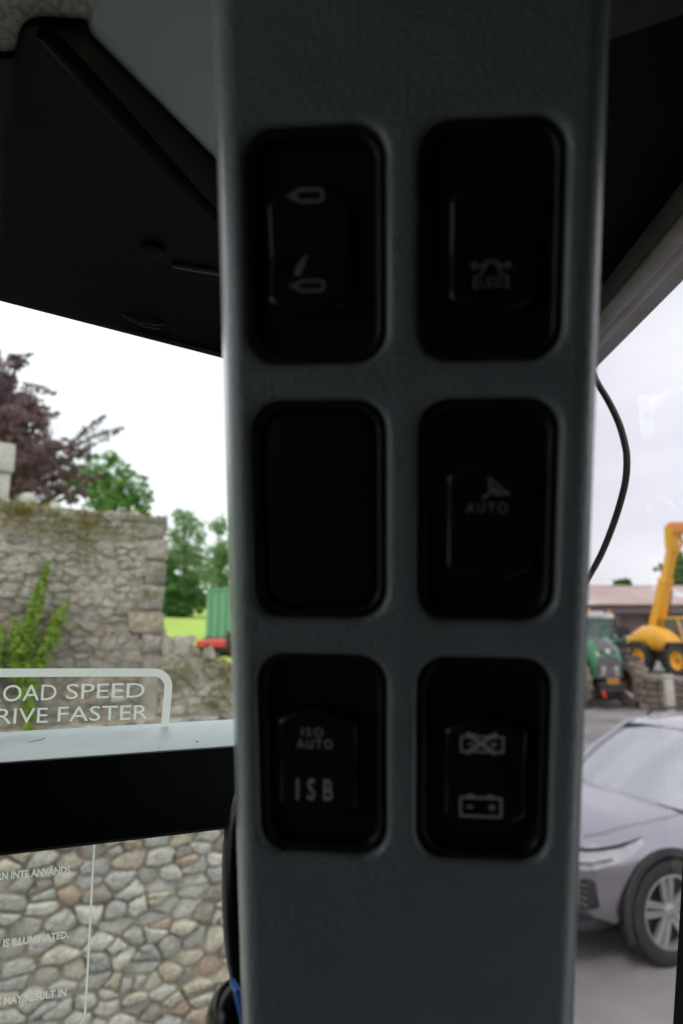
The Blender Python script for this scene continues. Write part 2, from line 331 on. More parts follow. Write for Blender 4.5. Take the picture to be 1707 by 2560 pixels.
# lofted underside: front edge -> slightly proud belly -> window lip -> up
def resample(pts, n):
    L = [0]
    for a, b in zip(pts, pts[1:]): L.append(L[-1] + (b-a).length)
    out = []
    for k in range(n):
        t = L[-1]*k/(n-1); i = 0
        while i < len(L)-2 and L[i+1] < t: i += 1
        out.append(pts[i].lerp(pts[i+1], (t-L[i])/max(1e-9, L[i+1]-L[i])))
    return out
wr = list(reversed(win))                               # left -> right like front
F = resample(front[:2], 14)[:-1] + resample(front[1:11], 50)[:-1] + resample(front[10:], 30)
iL = max(range(len(wr)), key=lambda i: -abs(i-3)); W = resample(wr[:4], 14)[:-1] + resample([wr[3], wr[3].lerp(wr[4], .5)], 50)[:-1] + resample([wr[3].lerp(wr[4], .5)] + wr[4:], 30)
rows = [[p + Vector((0, 0, 0.03)) for p in F], F]
for t in (0.04, 0.3, 0.55, 0.78, 0.9, 0.96):
    rows.append([a.lerp(b, t) + Vector((0, 0, 0.004*(1-t) + 0.012*math.sin(math.pi*t))) for a, b in zip(F, W)])
rows.append([b + Vector((0, 0, 0.0015)) - LN*0.006 for b in W]); rows.append([b.copy() for b in W])
rows.append([b + LN*0.006 + Vector((0, 0, 0.003)) for b in W]); rows.append([Vector((b.x, b.y, EYE+ZR)) + LN*0.0085 for b in W])
header = empty('roof_trim', left_pt(0, zl)); HO = header.location.copy()
tag(header, 'black moulded roof trim curving over the left window', 'trim')
hb = MB().loft(rows, False, False, closed=False)
hb.build('moulding', M['trim'], header, smooth=True, origin=HO, angle=60)
rib_a, rib_b = zt(112, 78, zb-0.001), zt(420, 420, zb-0.004); rib_c = zt(560, 568, zb-0.004)
MB().tube([rib_a, rib_a.lerp(rib_b, .5), rib_b, rib_c], [0.0035, 0.004, 0.004, 0.003], 10).build('rib', M['trim'], header, smooth=True, origin=HO)
c0 = at_z(383, 622, 0.224)
MB().lathe([(0.0001, -0.0035), (0.004, -0.0033), (0.0066, -0.002), (0.0078, 0.001), (0.0078, 0.006)], 24, Matrix.Translation(c0) @ Matrix.Rotation(math.pi/2, 4, 'X')).build('cap', M['trim'], header, smooth=True, origin=HO)
a, b = at_z(432, 660, 0.2235), at_z(560, 680, 0.2235)
MB().tube([a, a.lerp(b, .5), b], [0.0025, 0.003, 0.003], 10).build('latch_bar', M['bezel'], header, smooth=True, origin=HO)
for pts in ([(190,700),(250,735),(300,775),(345,803),(385,812),(440,806)], [(280,765),(320,795),(360,815),(400,822)]):
    MB().tube([on_left(x, y, 0.47) for x, y in pts], 0.0007, 6).build('wire', M['rubber'], header, smooth=True, origin=HO)

gp = MB(); zg = 0.2175
pl = [zt(272, -90, zg), zt(240, 0, zg), zt(216, 64, zg), zt(214, 76, zg), zt(224, 94, zg), zt(537, 405, zg), Vector((0.05, 0.50, EYE+zg)), Vector((0.05, 0.10, EYE+zg)), Vector((-0.05, 0.10, EYE+zg))]
gp.prism(pl, (0, 0, 0.02))
g = gp.build('ceiling_panel', M['grey_panel'], origin=pl[5])
bv = g.modifiers.new('bevel', 'BEVEL'); bv.width = 0.0025; bv.segments = 3
tag(g, 'smooth grey-green ceiling panel beside the pillar top', 'panel')
zf = 0.2185; dn_ = Vector((0, -0.0006, 0.003))
fpoly = [Vector((-0.42, -0.25, EYE+zf)), Vector((0.0, -0.25, EYE+zf)), Vector((0.0, 0.09, EYE+zf)), zt(272, -90, zf), zt(240, 0, zf), zt(216, 62, zf)] + [p + dn_ for p in reversed(front[1:9])] + [front[1] + Vector((-.25, .004, .003))] 
fl = MB().prism(fpoly, (0, 0, 0.02)).build('headliner', M['fabric']); tag(fl, kind='structure')
r_near = MB().prism([Vector((0.02, -1.30, EYE+0.232)), Vector((XR, -1.30, EYE+0.232)), at_z(1707, 25, 0.232) + Vector((0.054, -0.024, 0)), at_z(1520, 100, 0.232), Vector((0.02, 0.283, EYE+0.232))], (0, 0, 0.025)).build('roof_lining', M['dark_lining']); tag(r_near, kind='structure')
rt = MB().cbox(0.055, XR-0.001, 0.18, 0.60, EYE+0.2345, EYE+0.29, 0.004).build('header_trim', M['trim'], origin=(0.12, 0.4, EYE+0.2345))
tag(rt, 'black roof trim over the right window, between pillar and metal channel', 'trim')
ch = empty('window_channel', (XR, 0.44, EYE+0.21)); tag(ch, 'grey metal channel slanting along the top of the right window', 'window frame')
cm = MB().cbox(XR-0.005, XR+0.03, 0.30, 0.618, EYE+0.2135, EYE+0.2335, 0.002); cm.build('profile', M['channel'], ch, smooth=True, origin=ch.location)
MB().cbox(XR-0.009, XR+0.004, 0.30, 0.618, EYE+0.2085, EYE+0.2132, 0.0015).build('lip', M['channel'], ch, smooth=True, origin=ch.location)

# ------------------------------------------------------------------ window panes and lettering
def text_mesh(txt, bold=False, space=1.0):
    cu = bpy.data.curves.new('t', 'FONT'); cu.body = txt; cu.resolution_u = 3; cu.space_character = space
    if bold: cu.offset = bold if bold is not True else 0.012
    ob = bpy.data.objects.new('t', cu); COL.objects.link(ob)
    bpy.context.view_layer.update()
    me = ob.evaluated_get(bpy.context.evaluated_depsgraph_get()).to_mesh()
    vs = [v.co.copy() for v in me.vertices]; fs = [tuple(p.vertices) for p in me.polygons]
    bpy.data.objects.remove(ob); bpy.data.curves.remove(cu)
    return vs, fs
def fit_text(txt, fn, h_fix=None, **k):                 # fn(u, v) maps the unit box of the word to a point
    vs, fs = text_mesh(txt, **k)
    x0, x1 = min(v.x for v in vs), max(v.x for v in vs)
    y0, y1 = (0.0, h_fix) if h_fix else (min(v.y for v in vs), max(v.y for v in vs))
    return [fn((v.x-x0)/(x1-x0), (v.y-y0)/(y1-y0)) for v in vs], fs
CAP = 0.70                                              # cap height of the built-in font, filled below
_v, _ = text_mesh('H'); CAP = max(p.y for p in _v)

up = empty('window_pane', left_pt(0, -0.06)); tag(up, 'clear upper left window pane with white road speed warning print', 'window')
UO = up.location.copy()
left_slab(S_END, S_CORNER, -0.075, 0.232, LD, LD+0.005).build('glass', M['glass_l'], up, origin=UO)
def lpix(px, py): 
    return on_left(px, py, LD-0.0012)
words = [('ROAD', (-30, 1755, 1713), (141, 1749, 1711)), ('SPEED', (165, 1747, 1710), (361, 1743, 1707)), ('DRIVE', (-62, 1811, 1773), (119, 1806, 1769)), ('FASTER', (144, 1804, 1767), (369, 1797, 1762))]
for w, (xa, ya0, ya1), (xb, yb0, yb1) in words:
    s0, z0 = left_sz(xa, ya0); s1, z1 = left_sz(xb, yb0); _, z2 = left_sz(xa, ya1); _, z3 = left_sz(xb, yb1)
    fn = lambda u, v: left_pt(lerp(s0, s1, u), lerp(lerp(z0, z1, u), lerp(z2, z3, u), v), LD-0.0012)
    vs, fs = fit_text(w, fn, CAP)
    MB().add(vs, fs).build('lettering', M['ink'], up, origin=UO)
def ribbon(pts, w, D):                                   # flat print line of width w on the left pane
    P = [Vector((left_sz(x, y)[0], left_sz(x, y)[1])) for x, y in pts]; vs = []; fs = []
    for i, p in enumerate(P):
        d = (P[min(i+1, len(P)-1)] - P[max(i-1, 0)]).normalized(); nn = Vector((-d.y, d.x))*w/2
        vs += [left_pt((p+nn).x, (p+nn).y, D), left_pt((p-nn).x, (p-nn).y, D)]
    for i in range(len(P)-1): fs.append((2*i, 2*i+1, 2*i+3, 2*i+2))
    return MB().add(vs, fs)
arc = [(385 + 36*math.sin(t), 1717 - 36*math.cos(t)) for t in (math.radians(a) for a in range(0, 86, 9))]
ribbon([(-80, 1682.5), (0, 1682), (200, 1681), (340, 1681)] + arc + [(419, 1740), (415, 1775), (411, 1835)], 0.0053, LD-0.0012).build('border', M['ink'], up, origin=UO)
rnd = random.Random(3)

lp = empty('window_pane', left_pt(0, -0.5)); tag(lp, 'lower left window pane below the rail with small white warning text', 'window'); LO = lp.location.copy()
left_slab(S_END, S_CORNER, -0.80, -0.110, LD, LD+0.005).build('glass', M['glass_ll'], lp, origin=LO)
small = [('RN INTE ANVÄNDS', (-8, 2199, 2181), (176, 2181, 2164)), ('P IS ILLUMINATED.', (-10, 2369, 2350), (172, 2342, 2326)), ('S MAY RESULT IN', (-8, 2512, 2493), (166, 2487, 2470))]
for w, (xa, ya0, ya1), (xb, yb0, yb1) in small:
    s0, z0 = left_sz(xa, ya0); s1, z1 = left_sz(xb, yb0); _, z2 = left_sz(xa, ya1); _, z3 = left_sz(xb, yb1)
    fn = lambda u, v: left_pt(lerp(s0, s1, u), lerp(lerp(z0, z1, u), lerp(z2, z3, u), v), LD-0.0012)
    vs, fs = fit_text(w, fn, CAP, bold=0.032)
    MB().add(vs, fs).build('lettering', M['ink'], lp, origin=LO)
ribbon([(237, 2095), (231, 2200), (222, 2380), (213, 2530), (210, 2545), (203, 2556), (190, 2563), (-60, 2600)], 0.0014, LD-0.0012).build('border', M['ink'], lp, origin=LO)

rail = empty('window_rail', left_pt(0, -0.115)); tag(rail, 'horizontal window rail with silver top and black front', 'rail'); RO = rail.location.copy()
zr0, zr1 = -0.1150, -0.0700
def rail_ring(s): 
    return [left_pt(s, zr0, LDF+0.002), left_pt(s, zr0+0.002, LDF), left_pt(s, zr1-0.0015, LDF), left_pt(s, zr1-0.0006, LDF+0.0006), left_pt(s, zr1-0.0006, LD+0.02), left_pt(s, zr0, LD+0.02)]
MB().loft([rail_ring(S_END), rail_ring(S_RAIL)]).build('body', M['black'], rail, smooth=True, origin=RO)
def top_ring(s): 
    return [left_pt(s, zr1-0.0005, LDF+0.0008), left_pt(s, zr1+0.0004, LDF+0.0004), left_pt(s, zr1+0.0010, LDF+0.0016), left_pt(s, zr1+0.0010, LD+0.019), left_pt(s, zr1-0.0005, LD+0.019)]
MB().loft([top_ring(S_END), top_ring(S_RAIL)]).build('top_strip', M['alu'], rail, smooth=True, origin=RO)
for px, py, r in [(493,1854,.0011),(400,1868,.0005),(553,1846,.0004)]:
    p = at_z(px, py, zr1+0.0011); MB().lathe([(0.0001, 0.0), (r, 0.0), (r*.6, 0.0002), (0.0001, 0.0003)], 8, Matrix.Translation(p) @ Matrix.Rotation(math.pi/2, 4, 'X')).build('dirt_fleck', M['speck'], rail, origin=RO)
for pa, pb in [((68,1856),(115,1845)),]:
    MB().tube([at_z(*pa, zr1+0.0011), at_z((pa[0]+pb[0])/2+3, (pa[1]+pb[1])/2+1, zr1+0.0011), at_z(*pb, zr1+0.0011)], [0.0001, 0.00022, 0.0001], 5).build('scratch', M['speck'], rail, origin=RO)

rp = empty('window_pane', (XR+0.016, 0.45, EYE-0.86)); tag(rp, 'right window pane looking out on the yard, tint added to dim the sky', 'window')
MB().prism([(XR+0.012, 0.57, EYE-0.86), (XR+0.012, 0.72, EYE-0.86), (XR+0.012, 0.72, EYE+0.2085), (XR+0.012, 0.30, EYE+0.2085), (XR+0.012, 0.40, EYE-0.159), (XR+0.012, 0.418, EYE-0.222)], (0.005, 0, 0)).build('glass', M['glass_r'], rp, origin=rp.location)
# cable hanging outside the right window
def smooth_path(P, n=6):
    out = []
    for i in range(len(P)-1):
        p0, p1, p2, p3 = P[max(i-1,0)], P[i], P[i+1], P[min(i+2, len(P)-1)]
        for k in range(n):
            t = k/n
            out.append(0.5*((2*p1) + (p2-p0)*t + (2*p0-5*p1+4*p2-p3)*t*t + (3*p1-p0-3*p2+p3)*t**3))
    return out + [P[-1]]
cp = [(1440,850),(1468,905),(1492,956),(1520,1003),(1546,1058),(1562,1115),(1566,1155),(1562,1205),(1548,1262),(1528,1322),(1504,1381),(1478,1430),(1455,1466),(1420,1510)]
P = smooth_path([at_x(x, y, XR+0.028) for x, y in cp])
cab = MB().tube(P, 0.0026, 14).build('cable', M['rubber'], smooth=True, origin=P[-1]); tag(cab, 'thin black cable bowing outside the right window', 'cable')

# ------------------------------------------------------------------ the pillar with its six switches
R_cam = Matrix(((1, 0, 0), (0, CP, -SP), (0, SP, CP)))       # camera (right, forward, up) -> world
def c2w(r, u, f): return R_cam @ Vector((r, f, u))
pex, pez = c2w(0.9962174, -0.0015963, -0.08688126).normalized(), c2w(-0.00887096, 0.99273932, -0.11995815).normalized()
pey = pez.cross(pex).normalized()
po = O + c2w(0.01655432, 0.0, 0.18652298)
PM = Matrix.Translation(po) @ Matrix(((pex.x, pey.x, pez.x), (pex.y, pey.y, pez.y), (pex.z, pey.z, pez.z))).to_4x4()
mm = 0.001
PX0, PX1, PR = -49.3, 51.8, 6.5
ZC = [70.8, 0.0, -71.6]; XC = [-22.9, 22.9]
def rr_project(p, a, b, r):                                  # nearest point of a rounded rectangle
    q = Vector((max(-(a-r), min(a-r, p.x)), max(-(b-r), min(b-r, p.y)))); d = p - q
    if d.length < 1e-6: d = Vector((1, 0))
    return q + d.normalized()*r
pillar = empty('switch_pillar', mw=PM @ Matrix.Translation((0, 0, -0.30)))
tag(pillar, 'dark grey grained plastic cab pillar carrying six switch openings', 'pillar')
mb = MB(); UP = 0.30
xe = [PX0 + PR, 0.0, PX1 - PR]; ze = [170.0, 35.4, -35.8, -108.0]
ze[0] = 106.8
NS = 26
for ci in range(2):
    for ri in range(3):
        x0, x1, z1, z0 = xe[ci], xe[ci+1], ze[ri], ze[ri+1]
        bd = [Vector((lerp(x0, x1, k/NS), z0)) for k in range(NS)] + [Vector((x1, lerp(z0, z1, k/NS))) for k in range(NS)] + \
             [Vector((lerp(x1, x0, k/NS), z1)) for k in range(NS)] + [Vector((x0, lerp(z1, z0, k/NS))) for k in range(NS)]
        c = Vector((XC[ci], ZC[ri]))
        rings = [[Vector((p.x*mm, 0, p.y*mm+UP)) for p in bd]]
        for off, dep in ((-1.0, 0.0), (0.0, 0.18), (0.7, 0.65), (1.05, 1.3), (1.2, 2.2), (1.25, 7.0)):
            rings.append([Vector(((c.x + h.x)*mm, dep*mm, (c.y + h.y)*mm + UP)) for h in (rr_project(p - c, 19.9-off, 31.7-off, 9.6-off*0.9) for p in bd)])
        mb.loft(rings, False, False)
for zA, zB in ((ze[0], 205.0), (-300.0, ze[3])):             # plain face above and below
    for ci in range(2):
        k = 12
        vs = [Vector((lerp(xe[ci], xe[ci+1], i/k)*mm, 0, z*mm+UP)) for z in (zA, zB) for i in range(k+1)]
        mb.add(vs, [(i, i+1, i+k+2, i+k+1) for i in range(k)])
for sx, xedge, flare in ((-1, xe[0], 8.2), (1, xe[2], 7.4)):                  # rolled edges and sides
    prof = [(xedge + sx*PR*math.sin(t), PR*(1-math.cos(t))) for t in (math.radians(a) for a in range(0, 76, 5))] + [(xedge + sx*(PR+flare*k_/8), 6 + 28*k_/8) for k_ in range(1, 9)] + [(xedge + sx*(PR+flare+.8), 38), (xedge + sx*(PR+flare+.8), 62)]
    zs = [205 - 505*k/60 for k in range(61)]
    mb.loft([[Vector((x*mm, y*mm, z*mm+UP)) for x, y in prof] for z in zs], False, False, closed=False)
mb.add([((PX0-9.8)*mm, .062, -.30+UP), ((PX1+8.3)*mm, .062, -.30+UP), ((PX1+8.3)*mm, .062, .205+UP), ((PX0-9.8)*mm, .062, .205+UP)], [(0,1,2,3)])
mb.build('cover', M['pillar'], pillar, smooth=True, angle=50)

def rrect(a, b, r, n=8):
    out = []
    for cx, cz, a0 in ((a-r, b-r, 0), (-(a-r), b-r, 90), (-(a-r), -(b-r), 180), (a-r, -(b-r), 270)):
        out += [Vector((cx + r*math.cos(math.radians(a0 + 90*k/n)), cz + r*math.sin(math.radians(a0 + 90*k/n)))) for k in range(n+1)]
    return out
def bezel_mesh():
    mb = MB(); rings = []
    for off, dep in ((0, 8.0), (0, 2.3), (0.25, 1.95), (0.7, 1.8), (1.6, 1.8), (2.1, 1.95), (2.4, 2.4), (2.7, 5.2)):
        rings.append([Vector((p.x*mm, dep*mm, p.y*mm)) for p in rrect(18.55-off, 30.35-off, 8.4-off*0.7)])
    return mb.loft(rings, False, True)
RH, RW, RB = 12.8, 11.6, 16.6                               # rocker: straight half-length, half-width, bulged half-length
def rocker_outline():
    pts = []
    def edge(sgn):
        k = 14; out = []
        for i in range(k+1):
            t = -1 + 2*i/k; e = max(0, 1 - abs(t)**6)
            out.append(Vector((sgn*t*RW, sgn*(RH + (RB-RH)*(1-t*t)*1.0 + 0.0))))
        return out
    top = list(reversed(edge(1))); pts += top                # right to left along the top
    pts += [Vector((-RW, RH - 2*RH*k/14)) for k in range(1, 14)]
    bot = [Vector((-p.x, -p.y)) for p in top]; pts += bot
    pts += [Vector((RW, -RH + 2*RH*k/14)) for k in range(1, 14)]
    return pts
def rocker_surf(x, z, tilt):                                # depth (mm, smaller = nearer) of the rocker's face
    a = math.sqrt((z/15.0)**2 + .03)
    return 3.3 - 2.3*a**1.15 + tilt*z*0.035 + 0.25*(x/RW)**2 * -1.0
def make_rocker(parent, tilt, cz, cx=None):
    if cx is None: cx = -1.5 if parent.matrix_world.translation.x < po.x else 0.9
    ol = rocker_outline(); mb = MB(); rings = []
    def put(p, dep): return Vector(((p.x + cx)*mm, dep*mm, (p.y + cz)*mm))
    rings.append([put(p, 6.0) for p in ol])
    for sc_, d in ((1.0, 1.3), (0.985, 0.75), (0.955, 0.30), (0.92, 0.08), (0.89, 0.0), (0.8, 0), (0.65, 0), (0.5, 0), (0.35, 0), (0.2, 0), (0.05, 0)):
        rings.append([put(p*sc_, rocker_surf(p.x*sc_, p.y*sc_, tilt) + d) for p in ol])
    mb.loft(rings, False, True)
    return mb.build('rocker', M['rocker'], parent, smooth=True, angle=70)
def flat_strokes(lines, w):                                 # polylines in mm -> flat ribbons with mitred joins
    V, F = [], []
    for L in lines:
        closed = L[0] == L[-1] and len(L) > 2
        P = [Vector(p) for p in (L[:-1] if closed else L)]; n = len(P); b = len(V)
        for i, p in enumerate(P):
            q0 = P[(i-1) % n] if (closed or i > 0) else p; q1 = P[(i+1) % n] if (closed or i < n-1) else p
            d0 = (p-q0).normalized() if (p-q0).length else (q1-p).normalized(); d1 = (q1-p).normalized() if (q1-p).length else d0
            t = (d0+d1); t = t.normalized() if t.length > .1 else d1
            nn = Vector((-t.y, t.x)); k = w/2/max(0.45, nn.dot(Vector((-d1.y, d1.x))))
            V += [p + nn*k, p - nn*k]
        m_ = n if closed else n-1
        for i in range(m_):
            j = (i+1) % n; F.append((b+2*i, b+2*i+1, b+2*j+1, b+2*j))
    return V, F
def refine(V, F): return V, F
def legend(parent, V, F, tilt, cz, name='legend'):
    lm = M['legend'] if parent.get('label', '').find('ISB') >= 0 or parent.get('label', '').find('battery') >= 0 else M['legend_dim']
    vs = [Vector((v.x*mm, (rocker_surf(v.x, v.y-cz, tilt) - 0.10)*mm, v.y*mm)) for v in V]
    return MB().add(vs, F).build(name, lm, parent)
def word(txt, x0, x1, z0, z1, **k):
    return fit_text(txt, lambda u, v: Vector((lerp(x0, x1, u), lerp(z0, z1, v))), CAP, **k)
def circle(cx, cz, r, n=12, a0=0, a1=360): return [(cx + r*math.cos(math.radians(a0 + (a1-a0)*k/n)), cz + r*math.sin(math.radians(a0 + (a1-a0)*k/n))) for k in range(n+1)]
def poly(pts): return [Vector(p) for p in pts], [tuple(range(len(pts)))]

def switch(ci, ri, label, name='rocker_switch', cat='switch', group='rocker switches in the cab pillar'):
    r = empty(name, mw=PM @ Matrix.Translation((XC[ci]*mm, 0, ZC[ri]*mm)))
    tag(r, label, cat, group)
    bezel_mesh().build('bezel', M['bezel'], r, smooth=True, angle=40)
    return r
def capsule(x0, x1, z0, z1):
    r = (z1-z0)/2; zc = (z0+z1)/2
    return circle(x1-r, zc, r, 8, -90, 90) + circle(x0+r, zc, r, 8, 90, 270) + [(x1-r, z0)]
# top left: two outline capsules and a slanted blade
s = switch(0, 0, 'black rocker switch with a slanted flame mark between two small capsule symbols, top left'); cz, ti = -1.2, 0.15
make_rocker(s, ti, cz)
ox, oz = XC[0], ZC[0]
def rel(pts): return [(x-ox, z-oz) for x, z in pts]
legend(s, *flat_strokes([rel(capsule(-28.2, -20.8, 82.4, 85.2))], 0.75), ti, cz)
legend(s, *poly(rel([(-30.8, 83.7), (-28.4, 84.9), (-28.4, 82.5)])), ti, cz)
legend(s, *poly(rel([(-28.6, 63.7), (-27.4, 63.9), (-26.3, 66.2), (-25.3, 69.4), (-26.6, 68.6), (-28.6, 65.6), (-28.95, 64.4)])), ti, cz)
legend(s, *flat_strokes([rel(capsule(-28.2, -20.9, 59.6, 62.2))], 0.7), ti, cz)
legend(s, *poly(rel([(-30.6, 60.9), (-28.4, 62.0), (-28.4, 59.8)])), ti, cz)
# top right: work lamps
s = switch(1, 0, 'black rocker switch with the work lamp symbol, top right'); cz, ti = -1.4, 0.3; ox, oz = XC[1], ZC[0]
make_rocker(s, ti, cz)
legend(s, *flat_strokes([rel([(19.0, 65.2), (20.6, 64.6), (22.0, 66.0), (24.3, 66.0), (25.8, 64.6), (27.4, 65.2)]), rel([(22.0, 65.4), (20.3, 62.2)]), rel([(24.4, 65.4), (26.1, 62.2)]), rel([(18.7, 66.1), (18.7, 64.0)]), rel([(17.7, 65.0), (19.7, 65.0)]), rel([(27.5, 66.1), (27.5, 64.0)]), rel([(26.5, 65.0), (28.5, 65.0)]),
    rel([(19.6, 62.1), (18.9, 62.1), (18.9, 59.2), (19.6, 59.2)]), rel([(26.6, 62.1), (27.3, 62.1), (27.3, 59.2), (26.6, 59.2)])], 0.55), ti, cz)
V, F = word('LED', 20.3, 26.0, 59.3, 61.9, bold=0.004, space=1.2); legend(s, [v - Vector((ox, oz)) for v in V], F, ti, cz, 'lettering')
# middle left: blank
s = switch(0, 1, 'plain black blanking plate without switch in the middle left opening', 'blanking_plate', 'blanking plate', None)
mb = MB(); mb.loft([[Vector((p.x*mm, d*mm, p.y*mm)) for p in rrect(15.4-o_, 27.2-o_, 6.2-o_)] for o_, d in ((0, 6), (0, 4.2), (0.3, 3.75), (0.9, 3.6), (5, 3.5))], False, True)
mb.build('cover', M['bezel'], s, smooth=True, angle=50)
# middle right: arrow + AUTO
s = switch(1, 1, 'black rocker switch marked AUTO under a small arrow symbol, middle right'); cz, ti = -3.0, -0.55; ox, oz = XC[1], ZC[1]
make_rocker(s, ti, cz)
legend(s, *flat_strokes([rel([(23.5, 9.0), (28.5, 4.9), (25.6, 4.8), (24.0, 5.7), (23.5, 9.0)]), rel([(24.4, 6.4), (26.2, 5.4)]), rel([(24.3, 5.6), (21.9, 3.5)])], 0.75), ti, cz)
V, F = word('AUTO', 17.5, 28.6, -0.5, 2.3, bold=0.004, space=1.3); legend(s, [v - Vector((ox, oz)) for v in V], F, ti, cz, 'lettering')
# bottom left: ISO AUTO / ISB
s = switch(0, 2, 'black rocker switch marked ISO AUTO above ISB, bottom left'); cz, ti = -2.6, 0.2; ox, oz = XC[0], ZC[2]
make_rocker(s, ti, cz)
for w_, a_ in (('ISO', (-29.0, -22.7, -66.0, -63.4)), ('AUTO', (-30.5, -20.1, -70.0, -67.1)), ('ISB', (-30.8, -20.1, -85.3, -79.5))):
    V, F = word(w_, *a_, bold=0.012 if w_ == 'ISB' else 0.004, space=1.75 if w_ == 'ISB' else 1.3); legend(s, [v - Vector((ox, oz)) for v in V], F, ti, cz, 'lettering')
# bottom right: battery crossed out / battery
s = switch(1, 2, 'black rocker switch with a crossed out battery above a battery symbol, bottom right'); cz, ti = -4.0, -0.4; ox, oz = XC[1], ZC[2]
make_rocker(s, ti, cz)
def battery(x0, x1, z0, z1, w):
    a = (x1-x0)
    body = [(x0, z0), (x1, z0), (x1, z1), (x0, z1), (x0, z0)]
    return [rel(body), rel([(x0+a*.16, z1+.55), (x0+a*.34, z1+.55)]), rel([(x1-a*.34, z1+.55), (x1-a*.16, z1+.55)]), rel([(x0+a*.16, (z0+z1)/2), (x0+a*.31, (z0+z1)/2)]),
            rel([(x1-a*.31, (z0+z1)/2), (x1-a*.14, (z0+z1)/2)]), rel([(x1-a*.225, (z0+z1)/2-.9), (x1-a*.225, (z0+z1)/2+.9)])]
legend(s, *flat_strokes(battery(16.9, 28.6, -69.2, -64.4, .55), 0.55), ti, cz)
legend(s, *flat_strokes([rel([(18.3, -69.9), (26.6, -63.2)]), rel([(18.3, -63.2), (26.6, -69.9)])], 0.95), ti, cz, 'cross')
legend(s, *flat_strokes(battery(16.9, 28.4, -88.4, -83.2, .6), 0.6), ti, cz)

# black and blue bits that show behind the pillar's lower left edge
pts = []
fh = empty('grab_handle', on_left(590, 2478, 0.33)); tag(fh, 'smooth black grab handle bulging out behind the pillar above the blue edge', 'handle')
path = [(600,1965),(584,2030),(577,2110),(577,2200),(579,2290),(584,2380),(594,2450),(605,2492)]
HP = smooth_path([on_left(x + 18, y, 0.33) for x, y in path], 5)
MB().tube(HP, [0.002 + 0.0055*math.sin(math.pi*min(1, max(0, (i+1)/(len(HP)+1))))**0.45 for i in range(len(HP))], 16).build('grip', M['glossblack'], fh, smooth=True, origin=fh.location)
kb = empty('knob', on_left(585, 2700, 0.31)); tag(kb, 'shiny black rounded knob at the foot of the pillar', 'knob')
kc = on_left(592, 2545, 0.31)
prof = [(0.0001, 0.015)] + [(0.0125*math.sin(t), 0.015*math.cos(t)) for t in (math.radians(a) for a in range(10, 120, 8))] + [(0.009, -0.011), (0.0065, -0.03), (0.006, -0.06)]
MB().lathe(prof, 28, Matrix.Translation(kc) @ Matrix.Rotation(math.radians(90), 4, 'X') @ Matrix.Rotation(math.radians(-8), 4, 'Z')).build('grip', M['glossblack'], kb, smooth=True, origin=kb.location, angle=180)
be = MB(); pA = [on_left(586, 2478, 0.295), on_left(600, 2470, 0.295), on_left(640, 2560, 0.295), on_left(660, 2700, 0.295), on_left(606, 2700, 0.295), on_left(603, 2560, 0.295), on_left(594, 2506, 0.295)]
bo = be.prism(pA, LN*0.01).build('blue_bracket', M['blue'], origin=pA[4]); bv = bo.modifiers.new('bevel', 'BEVEL'); bv.width = 0.001; bv.segments = 2
tag(bo, 'bright blue painted bracket peeping out between pillar and black knob', 'bracket')

# ================================================================== outdoors
# ------------------------------------------------------------------ ground
def gz(x, y): return 0.0
def sheet(name, xs, ys, fn, m):
    mb = MB(); nx, ny = len(xs), len(ys)
    vs = [Vector((x, y, fn(x, y))) for y in ys for x in xs]
    mb.add(vs, [(j*nx+i, j*nx+i+1, (j+1)*nx+i+1, (j+1)*nx+i) for j in range(ny-1) for i in range(nx-1)])
    return tag(mb.build(name, M[m], smooth=True, angle=180), kind='structure')
g = [-600, -200, -60, -20, -8, 0, 8, 20, 40, 80, 200, 600]
sheet('ground', g, g, lambda x, y: 0.0, 'asphalt')
def field_z(x, y):
    t = max(0, y-5.9)
    z = 1.0 + 0.067*min(t, 28.1) + 0.022*max(0, t-28.1)
    z += 0.25*mnoise.noise(Vector((x*0.07, y*0.07, 0))) + max(0, -x-6)*0.045
    edge = (0.3 + 0.10*y) - x                               # falls to the yard where the pillar hides it
    k = max(0, min(1, edge/2.0)); return -0.3 + (z+0.3)*k*k*(3-2*k)
sheet('field', [-220,-150,-110,-80,-60,-45,-34,-26,-20,-16,-13,-10,-8,-6,-4.5,-3,-1.5,-.5,.5,1.5,2.5,3.5,4.5,5.5,7,9,12,16,20,26], [6.05,7,8.5,10,12,15,18,22,26,30,36,42,50,60,75,95,120,160,220,300], field_z, 'grass')

# ------------------------------------------------------------------ rubble wall
WA = math.radians(32); WU = Vector((math.cos(WA), math.sin(WA), 0)); WN = Vector((math.sin(WA), -math.cos(WA), 0))   # WN looks at the camera
W0 = Vector((-1.17, 4.515, 0))                                # foot under the tall wall's corner
def wp(s, z, d=0.0): return W0 + WU*s + WN*d + Vector((0, 0, z))
def proj(p):                                                   # where a point falls in the photograph
    v = p - O; f = v.y*CP + v.z*SP
    return (853.5 + FPX*v.x/f, 1280 - FPX*(v.z*CP - v.y*SP)/f) if f > 0.05 else (-9999, -9999)
S_L, S_R = -2.6, 1.75
def top_z(s):                                                  # ragged skyline of the wall
    w = 0.035*mnoise.noise(Vector((s*5.1, 3.3, 0))) + 0.02*mnoise.noise(Vector((s*14, 1.7, 0)))
    if s < 0.0: return 3.30 + w - 0.02*s
    t = min(1, s/0.55)
    return lerp(2.52, 2.32, t) + w*1.3 + (0.10*math.exp(-(s/0.06)**2))
rs = random.Random(21)
def clip(poly_, nx, nz, c):                                    # keep nx*x+nz*z <= c
    out = []
    for i in range(len(poly_)):
        a, b = poly_[i], poly_[(i+1) % len(poly_)]
        da, db = nx*a[0]+nz*a[1]-c, nx*b[0]+nz*b[1]-c
        if da <= 0: out.append(a)
        if da*db < 0:
            t = da/(da-db); out.append((a[0]+(b[0]-a[0])*t, a[1]+(b[1]-a[1])*t))
    return out
